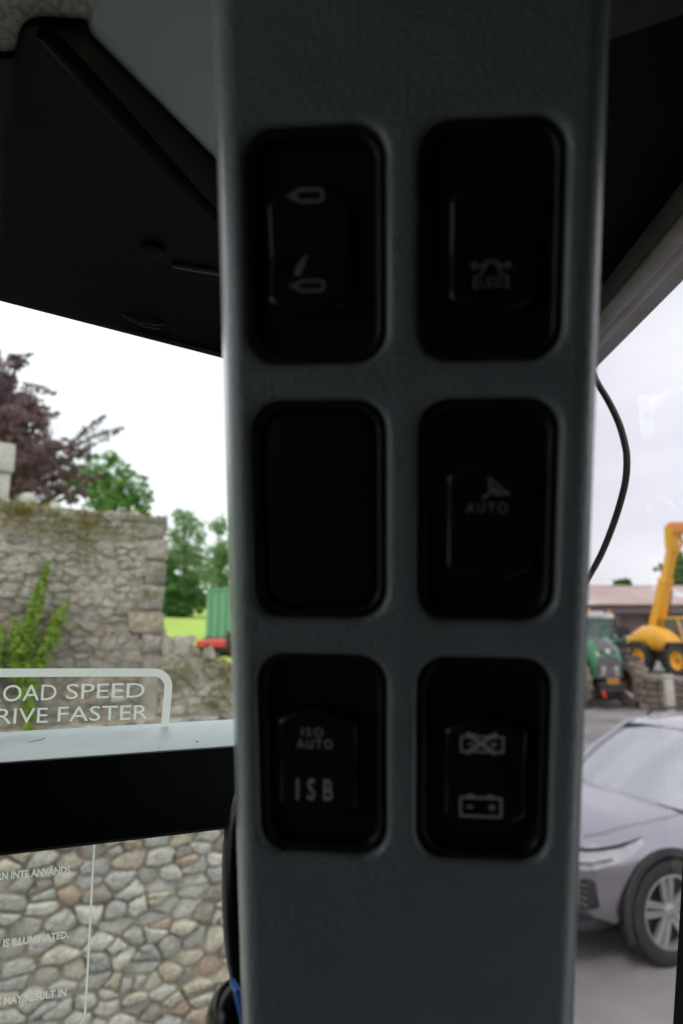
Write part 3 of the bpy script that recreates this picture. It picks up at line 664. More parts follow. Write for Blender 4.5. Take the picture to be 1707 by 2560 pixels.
def zone(u0, u1, v0, v1, w, h, jit):                           # jittered, staggered seeds
    P = []; nv = max(1, round((v1-v0)/h)); 
    for j in range(nv):
        z = v0 + (j+.5)*(v1-v0)/nv; s = u0 + rs.random()*w - w/2; 
        while s < u1:
            ww = w*rs.choice((.5, .75, .95, 1.2, 1.6, 1.9))*rs.uniform(.85, 1.15)
            P.append((s + ww/2, z + rs.uniform(-jit, jit)*h, rs.uniform(0.8, 1.25))); s += ww
    return P
def cells(P, asp, inside, u0, u1, v0, v1):
    out = []
    for i, (x, z, _) in enumerate(P):
        pl = [(max(u0, x-.35), max(v0, z-.3)), (min(u1, x+.35), max(v0, z-.3)), (min(u1, x+.35), min(v1, z+.3)), (max(u0, x-.35), min(v1, z+.3))]
        for j, (x2, z2, _) in enumerate(P):
            if j == i or abs(x2-x) > .5 or abs(z2-z) > .4: continue
            dx, dz = (x2-x), (z2-z)*asp*asp
            mx, mz = (x+x2)/2, (z+z2)/2
            pl = clip(pl, dx, dz, dx*mx + dz*mz)
            if len(pl) < 3: break
        if len(pl) >= 3: out.append(((x, z), pl))
    return out
def stone_mesh(c, pl, gap, proud, rough):
    cx = sum(p[0] for p in pl)/len(pl); cz = sum(p[1] for p in pl)/len(pl)
    # round off: two chaikin passes, then shrink
    pts = pl
    for _ in range(1):
        q = []
        for i in range(len(pts)):
            a, b = pts[i], pts[(i+1) % len(pts)]
            q += [(a[0]*.86+b[0]*.14, a[1]*.86+b[1]*.14), (a[0]*.5+b[0]*.5, a[1]*.5+b[1]*.5), (a[0]*.14+b[0]*.86, a[1]*.14+b[1]*.86)]
        pts = q
    L = 16; step = len(pts)/L; pts = [pts[int(k*step)] for k in range(L)]
    rad = sum(math.hypot(p[0]-cx, p[1]-cz) for p in pts)/len(pts)
    sh = max(0.55, 1 - gap/max(rad, 1e-3))
    pts = [(cx+(p[0]-cx)*sh*(1+rough*rs.uniform(-1, 1)), cz+(p[1]-cz)*sh*(1+rough*rs.uniform(-1, 1))) for p in pts]
    tx, tz = rs.uniform(-.25, .25), rs.uniform(-.2, .3)
    rings = []
    for k, d in ((1.0, -0.06), (1.0, 0.22), (0.955, 0.70), (0.86, 0.95), (0.5, 1.0)):
        rings.append([((p[0]-cx)*k, (p[1]-cz)*k, (proud*d if d > 0 else d) + ((p[0]-cx)*tx + (p[1]-cz)*tz)*k*(0 if d < 0 else 1)*.5 + (0 if d < .3 else rs.uniform(-1, 1)*proud*.10)) for p in pts])
    return (cx, cz), rings
wall = empty('rubble_wall', wp(0, 0)); tag(wall, 'old rubble stone wall, tall on the left and broken down lower beside the pillar', 'wall')
WO = wall.location.copy()
# backing of mortar: profile following the skyline (a little lower than the stones)
def backing(name, s0, s1, z0, fn_top, m, d0, d1):
    mb = MB(); k = 40; fr, bk = [], []
    for i in range(k+1):
        s = lerp(s0, s1, i/k); t = fn_top(s)
        fr.append([wp(s, z0, d0), wp(s, t-0.015, d0), wp(s, t, d0-0.04), wp(s, t, d1), wp(s, z0, d1)])
    mb.loft(fr); return mb.build(name, M[m], wall, origin=WO)
backing('core', S_L, S_R, 0.0, lambda s: min(2.02, top_z(s)-.03), 'mortar', 0.0, -0.5)
backing('upper_core', S_L, -0.004, 2.0, lambda s: top_z(s)-.02, 'mortar_up', -0.012, -0.47)
backing('low_core', 0.004, S_R, 2.0, lambda s: top_z(s)-.02, 'mortar_up', -0.012, -0.47)
low = zone(S_L, S_R, 0.0, 2.0, 0.150, 0.088, .34)
low += [(rs.uniform(S_L, S_R), rs.uniform(0, 2.0), 1) for _ in range(int(len(low)*.16))]; hi = zone(S_L, -0.22, 2.02, 3.30, 0.092, 0.046, .42) + zone(0.02, S_R, 2.02, 2.44, 0.10, 0.055, .42)
cl_low = cells(low, 1.55, None, S_L, S_R, 0.0, 2.0)
cl_hi = cells([p for p in hi if p[0] < -.1], 1.75, None, S_L, -0.12, 2.01, 3.315) + cells([p for p in hi if p[0] >= -.1], 1.6, None, 0.0, S_R, 2.01, 2.52)
rest = MB(); restu = MB(); n_single = 0
def place_stone(c, pl, gap, proud, rough, m, rest_mb, base_d):
    global n_single
    (cx, cz), rings = stone_mesh(c, pl, gap, proud, rough)
    if cz > top_z(cx) + 0.01: return
    org = wp(cx, cz, base_d); px, py = proj(org)
    vis = (-40 < px < 640) and (py < 1870 or py > 2020) and py < 2600
    W3 = [[WU*a + Vector((0, 0, b)) + WN*d for a, b, d in r] for r in rings]
    if vis and n_single < 300:
        n_single += 1
        mb = MB().loft(W3, False, True); o = mb.build('stone', M[m], wall, smooth=True, angle=180); o.location = org - WO
    else:
        rest_mb.loft([[p + org for p in r] for r in W3], False, True)
for c, pl in cl_low: place_stone(c, pl, rs.choice((.003, .005, .007, .011)), rs.uniform(.010, .055), .13, 'stone', rest, 0.0)
for c, pl in cl_hi: place_stone(c, pl, rs.choice((.0005, .001, .002, .006)), rs.uniform(.001, .02), .18, 'stone_up', restu, -0.012)
rest.build('lower_stones', M['stone'], wall, smooth=True, angle=180, origin=WO, kind='stuff')
restu.build('upper_stones', M['stone_up'], wall, smooth=True, angle=180, origin=WO, kind='stuff')
z = 2.42; k = 0
while z < 3.22:                                               # dressed quoins at the broken corner
    h = rs.uniform(.11, .17); w = rs.uniform(.13, .22)
    qb = MB().cbox(-w, 0.004, -0.010, 0.44, 0, min(h, 3.27-z)-.008, 0.016)
    for v in qb.v: v += Vector((rs.uniform(-1, 1), rs.uniform(-.6, .6), rs.uniform(-1, 1)))*.013
    o = qb.build('quoin', M['stone_up'], wall, smooth=True, angle=60)
    o.matrix_parent_inverse = Matrix.Identity(4)
    o.location = wp(rs.uniform(-.006, .01), z) - WO; o.rotation_euler = (0, 0, WA)
    z += h; k += 1
o = MB().cbox(-0.42, -0.02, -0.01, 0.42, 0, 0.045, 0.01).build('coping', M['quoin'], wall, smooth=True); o.location = wp(0.03, 3.255) - WO; o.rotation_euler = (0.02, 0.03, WA)
for (px, py, r) in ((75, 1243, .05), (148, 1262, .035), (350, 1282, .03), (440, 1610, .04), (500, 1640, .05), (540, 1655, .045)):
    rr = ray(px, py); dd = WN.dot(W0 - O)/WN.dot(rr); p = O + rr*dd - WN*0.12
    mb = MB(); rings = []
    for a in range(0, 181, 30):
        t = math.radians(a); rings.append([Vector((r*(1.2+.2*math.sin(b*3+px))*math.sin(t)*math.cos(b) + 1e-5*math.cos(b), r*math.sin(t)*math.sin(b) + 1e-5*math.sin(b), -r*1.0*math.cos(t))) for b in (2*math.pi*k/10 for k in range(10))])
    o = mb.loft(rings).build('cap_stone', M['pale_stone'], wall, smooth=True, angle=180); o.location = p - WO
# pale gatepost block standing on the wall at the frame's left edge
rr = ray(0, 1240); p = O + rr*(WN.dot(W0 - O)/WN.dot(rr)) - WN*0.25
gp_ = MB().cbox(-0.40, 0.055, -0.2, 0.2, -0.1, 0.155, 0.012); gp_.cbox(-0.38, 0.07, -0.22, 0.22, 0.157, 0.335, 0.014)
o = gp_.build('stone_pier', M['pale_stone'], smooth=True); o.location = p; o.rotation_euler = (0, 0, WA); tag(o, 'pale stone block pier standing on the wall top at the left edge', 'pier')

# ------------------------------------------------------------------ leaves
def leaf_cloud(pts, size, rnd, mb=None, norm_bias=None):
    V, F = [], []
    for p in pts:
        a = Vector((rnd.gauss(0,1), rnd.gauss(0,1), rnd.gauss(0,1)))
        if norm_bias is not None: a = a*0.5 + norm_bias
        a.normalize(); b = a.orthogonal().normalized(); b = (b*math.cos(q_ := rnd.uniform(0, 6.28)) + a.cross(b)*math.sin(q_)); c = a.cross(b)
        s = size*rnd.uniform(.6, 1.35); i = len(V)
        V += [p + b*s*.9, p + c*s*.42 + a*s*.12, p - b*s*.7, p - c*s*.42 + a*s*.12]; F.append((i, i+1, i+2, i+3))
    return V, F
def leaf_obj(name, V, F, m, parent, origin, kind=None):
    me = bpy.data.meshes.new(name); me.from_pydata([v - origin for v in V], [], F); me.materials.append(m)
    o = bpy.data.objects.new(name, me); COL.objects.link(o); o.parent = parent
    if kind: o['kind'] = kind
    return o
def tree(name, label, base, blobs, n, size, m, trunk_r, seed, group=None, clump=26, spread=0.34, twigs=()):
    rnd = random.Random(seed); base = Vector(base); root = empty(name, base); tag(root, label, 'tree', group)
    top = max(blobs, key=lambda b: b[0][2] + b[1])
    tc = Vector(top[0]); mb = MB()
    mid = base.lerp(tc, .5) + Vector((rnd.uniform(-.2, .2), rnd.uniform(-.2, .2), 0))*trunk_r*4
    mb.tube([base - Vector((0, 0, .3)), base + (mid-base)*.4, mid, tc], [trunk_r*1.25, trunk_r, trunk_r*.72, trunk_r*.2], 10)
    tips = []
    for c, r, *sq in blobs:
        c = Vector(c); start = base.lerp(tc, rnd.uniform(.35, .6))
        mb.tube([start, start.lerp(c, .5) + Vector((0, 0, r*.15)), c], [trunk_r*.45, trunk_r*.28, trunk_r*.1], 7)
        for _ in range(7):
            d = Vector((rnd.gauss(0,1), rnd.gauss(0,1), rnd.gauss(0,.8))).normalized(); e = c + d*r*rnd.uniform(.75, 1.0)
            mb.tube([c, c.lerp(e, .5) + Vector((0, 0, .06*r)), e], [trunk_r*.14, trunk_r*.08, trunk_r*.03], 5); tips.append(e)
    mb.build('trunk', M['bark'], root, smooth=True, origin=base)
    tot = sum(b[1]**2.4 for b in blobs); pts = []
    for c, r, *sq in blobs:
        c = Vector(c); k = max(3, int(n*r**2.4/tot/clump)); zs = sq[0] if sq else .85
        for _ in range(k):
            d = Vector((rnd.gauss(0,1), rnd.gauss(0,1), rnd.gauss(0,1))).normalized(); rad = r*(rnd.random()**.42)
            cc = c + Vector((d.x*rad, d.y*rad, d.z*rad*zs)); sp = r*spread*rnd.uniform(.35, .8)
            pts += [cc + Vector((rnd.gauss(0,sp*.5), rnd.gauss(0,sp*.5), rnd.gauss(0,sp*.32))) for _ in range(clump)]
    for a, b, dens in twigs:                                  # leafy sprays that stick out of the crown
        a, b = Vector(a), Vector(b); tw = MB().tube([a, a.lerp(b, .5) + Vector((0, 0, (b-a).length*.08)), b], [trunk_r*.09, trunk_r*.06, trunk_r*.02], 6)
        tw.build('branch', M['bark'], root, smooth=True, origin=base)
        for _ in range(dens):
            t = rnd.random()**.8; w = (b-a).length*.09*(1.15-t)
            pts.append(a.lerp(b, t) + Vector((rnd.gauss(0,w), rnd.gauss(0,w), rnd.gauss(0,w*1.1))))
    V, F = leaf_cloud(pts, size, rnd)
    leaf_obj('crown', V, F, m, root, base)
    return root
def pb(px, py, Y, rpx, *z):                                   # a crown lobe from its centre and radius in photo pixels
    p = at_y(px, py, Y); return (tuple(p), rpx/FPX*Y*1.0, *z)
Yc = 13.0
bx_ = at_y(-150, 1500, Yc)
tree('copper_beech', 'purple leaved copper beech rising behind the stone wall', (bx_.x, Yc, field_z(bx_.x, Yc)),
     [pb(-60, 1010, Yc, 120), pb(20, 1000, Yc+.4, 62), pb(55, 1075, Yc, 70), pb(130, 1130, Yc, 62), pb(50, 1180, Yc, 80), pb(150, 1190, Yc+.3, 58), pb(-10, 930, Yc, 65), pb(45, 905, Yc, 34), pb(30, 1060, Yc, 90), pb(85, 1150, Yc, 75), pb(10, 1130, Yc, 80), pb(-120, 1150, Yc, 130), pb(205, 1130, Yc, 30), pb(110, 1040, Yc, 34), pb(215, 1190, Yc+.2, 30), pb(75, 1010, Yc, 44), pb(20, 1215, Yc, 60), pb(110, 1225, Yc, 50), pb(180, 1235, Yc, 36)],
     30000, .050, M['copper'], .30, 5, spread=.40, twigs=[(at_y(170,1120,Yc), at_y(262,1040,Yc), 170), (at_y(190,1115,Yc), at_y(310,1070,Yc), 200), (at_y(60,960,Yc), at_y(140,985,Yc-.2), 120), (at_y(20,900,Yc), at_y(85,885,Yc), 90)])
Yg = 42.0; bx_ = at_y(290, 1500, Yg)
tree('green_tree', 'round crowned green tree beyond the tall end of the stone wall', (bx_.x, Yg, field_z(bx_.x, Yg)), [pb(265, 1180, Yg, 60), pb(310, 1215, Yg, 62), pb(340, 1250, Yg, 46), pb(240, 1230, Yg, 60), pb(200, 1200, Yg+1, 50), pb(300, 1290, Yg, 70)], 9000, .15, M['green'], .4, 6, 'trees beyond the wall')
Yg = 36.0; bx_ = at_y(462, 1540, Yg)
tree('slender_tree', 'airy pale green tree right of the wall corner', (bx_.x, Yg, field_z(bx_.x, Yg)), [pb(462, 1295, Yg, 34), pb(480, 1320, Yg, 32), pb(437, 1335, Yg, 30), pb(452, 1380, Yg, 40), pb(495, 1390, Yg, 34), pb(430, 1400, Yg, 34), pb(470, 1425, Yg, 40), pb(505, 1345, Yg, 22), pb(510, 1440, Yg, 32)], 4200, .11, M['pale_green'], .16, 8, 'trees beyond the wall', clump=9, spread=.7)
tree('slender_tree', 'pale green tree half hidden by the left edge of the pillar', (at_y(560,1540,39).x, 39, field_z(at_y(560,1540,39).x, 39)), [pb(548, 1315, 39, 28), pb(545, 1395, 39, 36), pb(555, 1450, 39, 46), pb(580, 1380, 39, 46), pb(530, 1430, 39, 26)], 4200, .12, M['pale_green'], .18, 9, 'trees beyond the wall', clump=9, spread=.7)
Yg = 34.0; bx_ = at_y(445, 1560, Yg)
tree('bushy_tree', 'dense dark green bush between wall corner and green container', (bx_.x, Yg, field_z(bx_.x, Yg)), [pb(430, 1470, Yg, 42), pb(460, 1485, Yg, 44), pb(410, 1450, Yg, 34), pb(440, 1515, Yg, 44), pb(490, 1500, Yg, 36), pb(425, 1410, Yg, 24), pb(475, 1450, Yg, 24), pb(412, 1515, Yg, 26), pb(450, 1520, Yg, 28), pb(485, 1518, Yg, 28), pb(505, 1505, Yg, 26)], 12000, .13, M['hedge'], .2, 10, 'trees beyond the wall')
Yg = 75.0
tree('green_tree', 'green tree showing behind the raised yellow boom above the barn', (at_y(1700,1500,Yg).x, Yg, 0), [pb(1695, 1420, Yg, 34), pb(1715, 1400, Yg, 36), pb(1650, 1425, Yg, 14), pb(1725, 1450, Yg, 50), pb(1680, 1450, Yg, 26)], 5000, .3, M['green'], .5, 12, 'trees beyond the barn')
tree('green_tree', 'small rounded green tree top just over the barn roof', (at_y(1553,1500,80).x, 80, 0), [pb(1548, 1462, 80, 16), pb(1562, 1460, 80, 15), pb(1555, 1474, 80, 22)], 2200, .28, M['green'], .4, 13, 'trees beyond the barn')

# ivy climbing the tall wall
ivr = random.Random(31)
def wall_pt(px, py, d=0.05):
    rr = ray(px, py); return O + rr*(WN.dot(W0 + WN*d - O)/WN.dot(rr))
def ivy(label, spines, dens, foot):
    root = empty('ivy', wall_pt(*foot)); tag(root, label, 'ivy', 'ivy on the wall'); pts = []; st = MB()
    for sp in spines:
        st.tube([wall_pt(x, y, .035) for x, y, w in sp], [0.006]*len(sp), 5)
        for (x0, y0, w0), (x1, y1, w1) in zip(sp, sp[1:]):
            for _ in range(int(dens*(abs(y1-y0)+abs(x1-x0))*(w0+w1)/2/100)):
                t = ivr.random(); w = lerp(w0, w1, t)
                pts.append(wall_pt(lerp(x0,x1,t) + ivr.gauss(0, w*.42), lerp(y0,y1,t) + ivr.gauss(0, 8), .045 + abs(ivr.gauss(0, .035))))
    st.build('stem', M['bark'], root, origin=root.location)
    V, F = leaf_cloud(pts, .025, ivr, norm_bias=WN*0.5); leaf_obj('leaves', V, F, M['ivy'], root, root.location)
ivy('bright green ivy climbing the tall wall above the warning print', [[(75,1860,10),(70,1740,26),(60,1650,34),(72,1560,30),(95,1500,20),(112,1440,14),(122,1405,6)], [(85,1690,14),(120,1610,26),(140,1560,18),(168,1512,8)], [(45,1700,14),(28,1620,14),(40,1560,8)]], 8, (75, 1900))
ivy('green ivy strand at the left edge of the picture', [[(-6,1680,8),(2,1620,10),(6,1575,5)], [(-30,1720,14),(-24,1600,14)]], 14, (-6, 1760))
# moss and weeds along the wall top
mp = []
for _ in range(4200):
    s = ivr.uniform(-1.6, 1.2); t = top_z(s); 
    if mnoise.noise(Vector((s*4, 9, 2))) < -.15: continue
    mp.append(wp(s, t - abs(ivr.gauss(0, .035 if s < 0 else .05)) + .012, .01 + ivr.uniform(-.12, .03)))
for cx, cy, n_, sx, sy in ((230,1310,170,40,14),(215,1370,110,14,30),(120,1290,160,60,12),(375,1485,60,16,8),(450,1680,200,28,12),(560,1700,150,14,24),(40,1275,160,26,10),(400,1440,30,8,14),(60,1320,120,50,12),(300,1330,80,40,16),(160,1340,90,50,14),(540,1760,120,20,10),(430,1720,90,16,10)):
    mp += [wall_pt(ivr.gauss(cx, sx), ivr.gauss(cy, sy), .025) for _ in range(n_)]
V, F = leaf_cloud(mp, .013, ivr)
mo = leaf_obj('moss', V, F, M['moss'], wall, WO, 'stuff')

# ------------------------------------------------------------------ green container and red trailer past the wall
Yk = 21.0; p = at_y(513, 1606, Yk); zk = field_z(p.x, Yk)
ct = empty('green_container', (p.x, Yk, zk-.05), rotz=math.radians(-16)); tag(ct, 'plain green metal container on the grass past the wall', 'container')
hgt = (at_y(513, 1478, Yk).z - zk) + .05
MB().box(0.0, 2.5, 0.02, 4.5, 0.12, hgt).build('body', M['tank2'], ct)
for i in range(10): MB().cbox(0.06 + i*.25, 0.18 + i*.25, -0.035, 0.018, 0.16, hgt-.08, .012).build('rib', M['tank'], ct)
MB().box(-0.03, 2.53, -0.03, 5.55, hgt, hgt+.09).build('top_rail', M['tank'], ct)
MB().box(-0.03, 2.53, -0.03, 5.55, 0, .118).build('base_rail', M['dark_metal'], ct)
Yt = 17.0; p = at_y(490, 1619, Yt); zz = field_z(p.x+.6, Yt)
tr = empty('flatbed_trailer', (p.x, Yt, p.z-.45)); tag(tr, 'low red flatbed trailer edge showing over the broken wall', 'trailer')
dk = at_y(490, 1601, Yt).z - p.z
MB().cbox(0, 1.6, 0, 2.2, .45, .45+dk, .02).build('deck', M['red'], tr, smooth=True)
MB().box(-0.35, 2.0, 0.1, 2.1, .33, .445).build('chassis', M['dark_metal'], tr)
MB().cbox(0.72, 1.02, -.05, .4, .47, .47+dk*2.2, .05).build('winch', M['dark_metal'], tr, smooth=True)
for x in (.35, 1.1):
    MB().lathe([(.05,-.1),(.26,-.1),(.3,-.06),(.3,.06),(.26,.1),(.05,.1)], 20, Matrix.Translation((x, .0, .12))).build('wheel', M['tyre'], tr, smooth=True)

# ------------------------------------------------------------------ wheels
def wheel(parent, loc, R, w, side, tyre_m, rim_m, lugs=0, spokes=0, rim_k=.62, steer=0.0, lug_m=None):
    r = empty('wheel', loc); r.parent = parent; r.location = loc; r.rotation_euler = (0, 0, steer)
    s = side; h = w/2
    MB().lathe([(R*rim_k*.98, -h*.78), (R*rim_k*1.03, -h*.9), (R*.86, -h), (R*.96, -h*.88), (R, -h*.6), (R, h*.6), (R*.96, h*.88), (R*.86, h), (R*rim_k*1.03, h*.9), (R*rim_k*.98, h*.78), (R*rim_k*.98, -h*.78)], 40, cap=False).build('tyre', tyre_m, r, smooth=True, angle=40)
    if lugs:
        mb = MB()
        for i in range(lugs):
            for sd in (-1, 1):
                a = 2*math.pi*(i + (.5 if sd > 0 else 0))/lugs
                Mx = Matrix.Rotation(a, 4, 'Y') @ Matrix.Translation((0, sd*h*.46, R*1.0)) @ Matrix.Rotation(sd*.55, 4, 'Z')
                mb.box(-R*.045, R*.045, -h*.5, h*.5, -R*.03, R*.055, Mx)
        mb.build('tread', lug_m or tyre_m, r)
    if spokes:
        ro = R*rim_k
        MB().lathe([(ro*.9, s*h*.2), (ro*.9, s*h*.62), (ro*.95, s*h*.86), (ro*1.0, s*h*.84), (ro*1.0, s*h*.2)], 40, cap=False).build('rim', rim_m, r, smooth=True)
        MB().lathe([(0.001, s*h*.1), (ro*.95, s*h*.1), (ro*.95, s*h*.14)], 30).build('brake', M['dark_metal'], r)
        for i in range(spokes):
            a = 2*math.pi*i/spokes + .2; mb = MB()
            for off in (-.16, .16):
                d0 = Vector((math.cos(a), 0, math.sin(a))); d1 = Vector((math.cos(a+off), 0, math.sin(a+off))); t = Vector((-math.sin(a), 0, math.cos(a)))
                w0, w1 = ro*.075, ro*.10
                A = d0*ro*.14 + t*off*ro*.5; B = d1*ro*.93
                mb.prism([A - t*w0 + Vector((0,s*h*.62,0)), A + t*w0 + Vector((0,s*h*.62,0)), B + t*w1 + Vector((0,s*h*.80,0)), B - t*w1 + Vector((0,s*h*.80,0))], (0, -s*h*.28, 0))
            mb.build('spoke', rim_m, r)
        MB().lathe([(.001, s*h*.74), (ro*.10, s*h*.74), (ro*.20, s*h*.66), (ro*.21, s*h*.4)], 24).build('hub', rim_m, r, smooth=True)
    else:
        ro = R*rim_k
        MB().lathe([(.001, s*h*.55), (ro*.28, s*h*.55), (ro*.32, s*h*.35), (ro*.8, s*h*.22), (ro*.88, s*h*.72), (ro*1.01, s*h*.84), (ro*1.01, -s*h*.7), (ro*.9, -s*h*.6), (.001, -s*h*.3)], 28).build('rim', rim_m, r, smooth=True, angle=30)
        MB().lathe([(.001, s*h*.78), (ro*.14, s*h*.78), (ro*.2, s*h*.68), (ro*.22, s*h*.45)], 16).build('hub', M['dark_metal'], r, smooth=True)
    return r
def forward_rot(hx, hy): return math.atan2(hy, hx)

# ------------------------------------------------------------------ silver car
CH = math.radians(20); ch_ = Vector((-math.cos(CH), -math.sin(CH), 0)); cl_ = Vector((math.sin(CH), -math.cos(CH), 0))
wc = at_z(1668, 2405, -EYE); co = Vector((wc.x, wc.y, 0)) - ch_*1.36 - cl_*.86
car = empty('parked_car', co, rotz=forward_rot(ch_.x, ch_.y)); tag(car, 'silver grey sport utility car parked in the yard right of the pillar', 'car')
def interp(tab, x):
    for (x0, v0), (x1, v1) in zip(tab, tab[1:]):
        if x0 <= x <= x1:
            t = (x-x0)/(x1-x0); t = t*t*(3-2*t)*.5 + t*.5; return lerp(v0, v1, t)
    return tab[0][1] if x < tab[0][0] else tab[-1][1]
Wd = [(-2.2,.74),(-2.1,.86),(-1.8,.93),(-1.0,.955),(.6,.955),(1.3,.955),(1.75,.93),(1.98,.84),(2.10,.70),(2.16,.56)]
Hd = [(-2.2,.86),(-2.1,1.00),(-1.9,1.08),(-.8,1.06),(.6,1.05),(1.0,1.045),(1.5,1.01),(1.9,.95),(2.06,.88),(2.16,.74)]
Bt = [(-2.2,.52),(-2.05,.36),(-1.7,.30),(1.6,.28),(2.0,.30),(2.16,.42)]
rings = []
NXS = 64
for k in range(NXS+1):
    x = lerp(-2.2, 2.16, k/NXS); w = interp(Wd, x); h = interp(Hd, x); b = interp(Bt, x)
    pr = [(0, b), (w*.55, b), (w*.88, b+.02), (w*.965, b+.10), (w*.985, lerp(b,h,.35)), (w*1.0, lerp(b,h,.58)), (w*.995, lerp(b,h,.70)), (w*.975, lerp(b,h,.82)), (w*.93, lerp(b,h,.92)), (w*.84, h-.022), (w*.70, h+.004), (w*.45, h+.024), (w*.2, h+.032), (0, h+.034)]
    rings.append([Vector((x, y, z)) for y, z in pr] + [Vector((x, -y, z)) for y, z in reversed(pr[1:-1])])
body = MB().loft(rings).build('body', M['silver'], car, smooth=True, angle=40)
cut = MB()
for x in (1.36, -1.36):
    for sgn in (-1, 1):
        cut.lathe([(.001, -.2), (.43, -.2), (.43, .2), (.001, .2)], 40, Matrix.Translation((x, sgn*.86, .39)))
cutter = cut.build('arch_cutter', M['dark_metal'], car)
bm_ = body.modifiers.new('arches', 'BOOLEAN'); bm_.object = cutter; bm_.operation = 'DIFFERENCE'; bm_.solver = 'EXACT'
bpy.context.view_layer.update()
me2 = bpy.data.meshes.new_from_object(body.evaluated_get(bpy.context.evaluated_depsgraph_get()))
body.modifiers.clear(); body.data = me2; bpy.data.objects.remove(cutter)
me2.set_sharp_from_angle(angle=math.radians(35))
for x in (1.36, -1.36):
    for sgn in (-1, 1):
        mb = MB(); ring = []
        for k in range(25):
            a = math.radians(-22 + 224*k/24); c_, s_ = math.cos(a), math.sin(a)
            ring.append([Vector((x + r*c_, sgn*y, .39 + r*s_)) for r, y in ((.405,.80),(.405,.957),(.42,.968),(.462,.962),(.470,.945))])
        mb.loft(ring, True, True, closed=False).build('arch_trim', M['dark_metal'], car, smooth=True)
        wheel(car, (x, sgn*.845, .388), .388, .245, sgn, M['tyre'], M['alloy'], spokes=5, rim_k=.70)
MB().box(-1.9, 1.9, -.70, .70, .22, .30).build('underbody', M['dark_metal'], car)
# greenhouse
def gh_ring(x, z, w): return Vector((x, w, z))
roofL = [(-2.02,1.36),(-1.7,1.50),(-1.2,1.60),(-.6,1.645),(-.1,1.645),(.15,1.62),(.30,1.575)]
mb = MB(); rr_ = []
for x, z in roofL:
    w = .60 if x < -1.5 else .64
    rr_.append([Vector((x, y*w, z + dz)) for y, dz in ((-1.02,-.085),(-1.0,-.05),(-.93,-.018),(-.7,0),(-.35,.012),(0,.016),(.35,.012),(.7,0),(.93,-.018),(1.0,-.05),(1.02,-.085))])
mb.loft(rr_, False, False, closed=False).build('roof', M['silver'], car, smooth=True, angle=60)
def surf_y(x, z):
    w = interp(Wd, x); h = interp(Hd, x); b = interp(Bt, x); t = (z-b)/(h-b)
    return interp([(0.02,.88*w),(.12,.965*w),(.35,.985*w),(.58,w),(.70,.995*w),(.82,.975*w),(.92,.93*w),(.97,.84*w),(1.0,.70*w)], t)
def panel(name, pts, m, thick=(0,0,-.01)): return MB().prism(pts, thick).build(name, M[m], car, smooth=False)
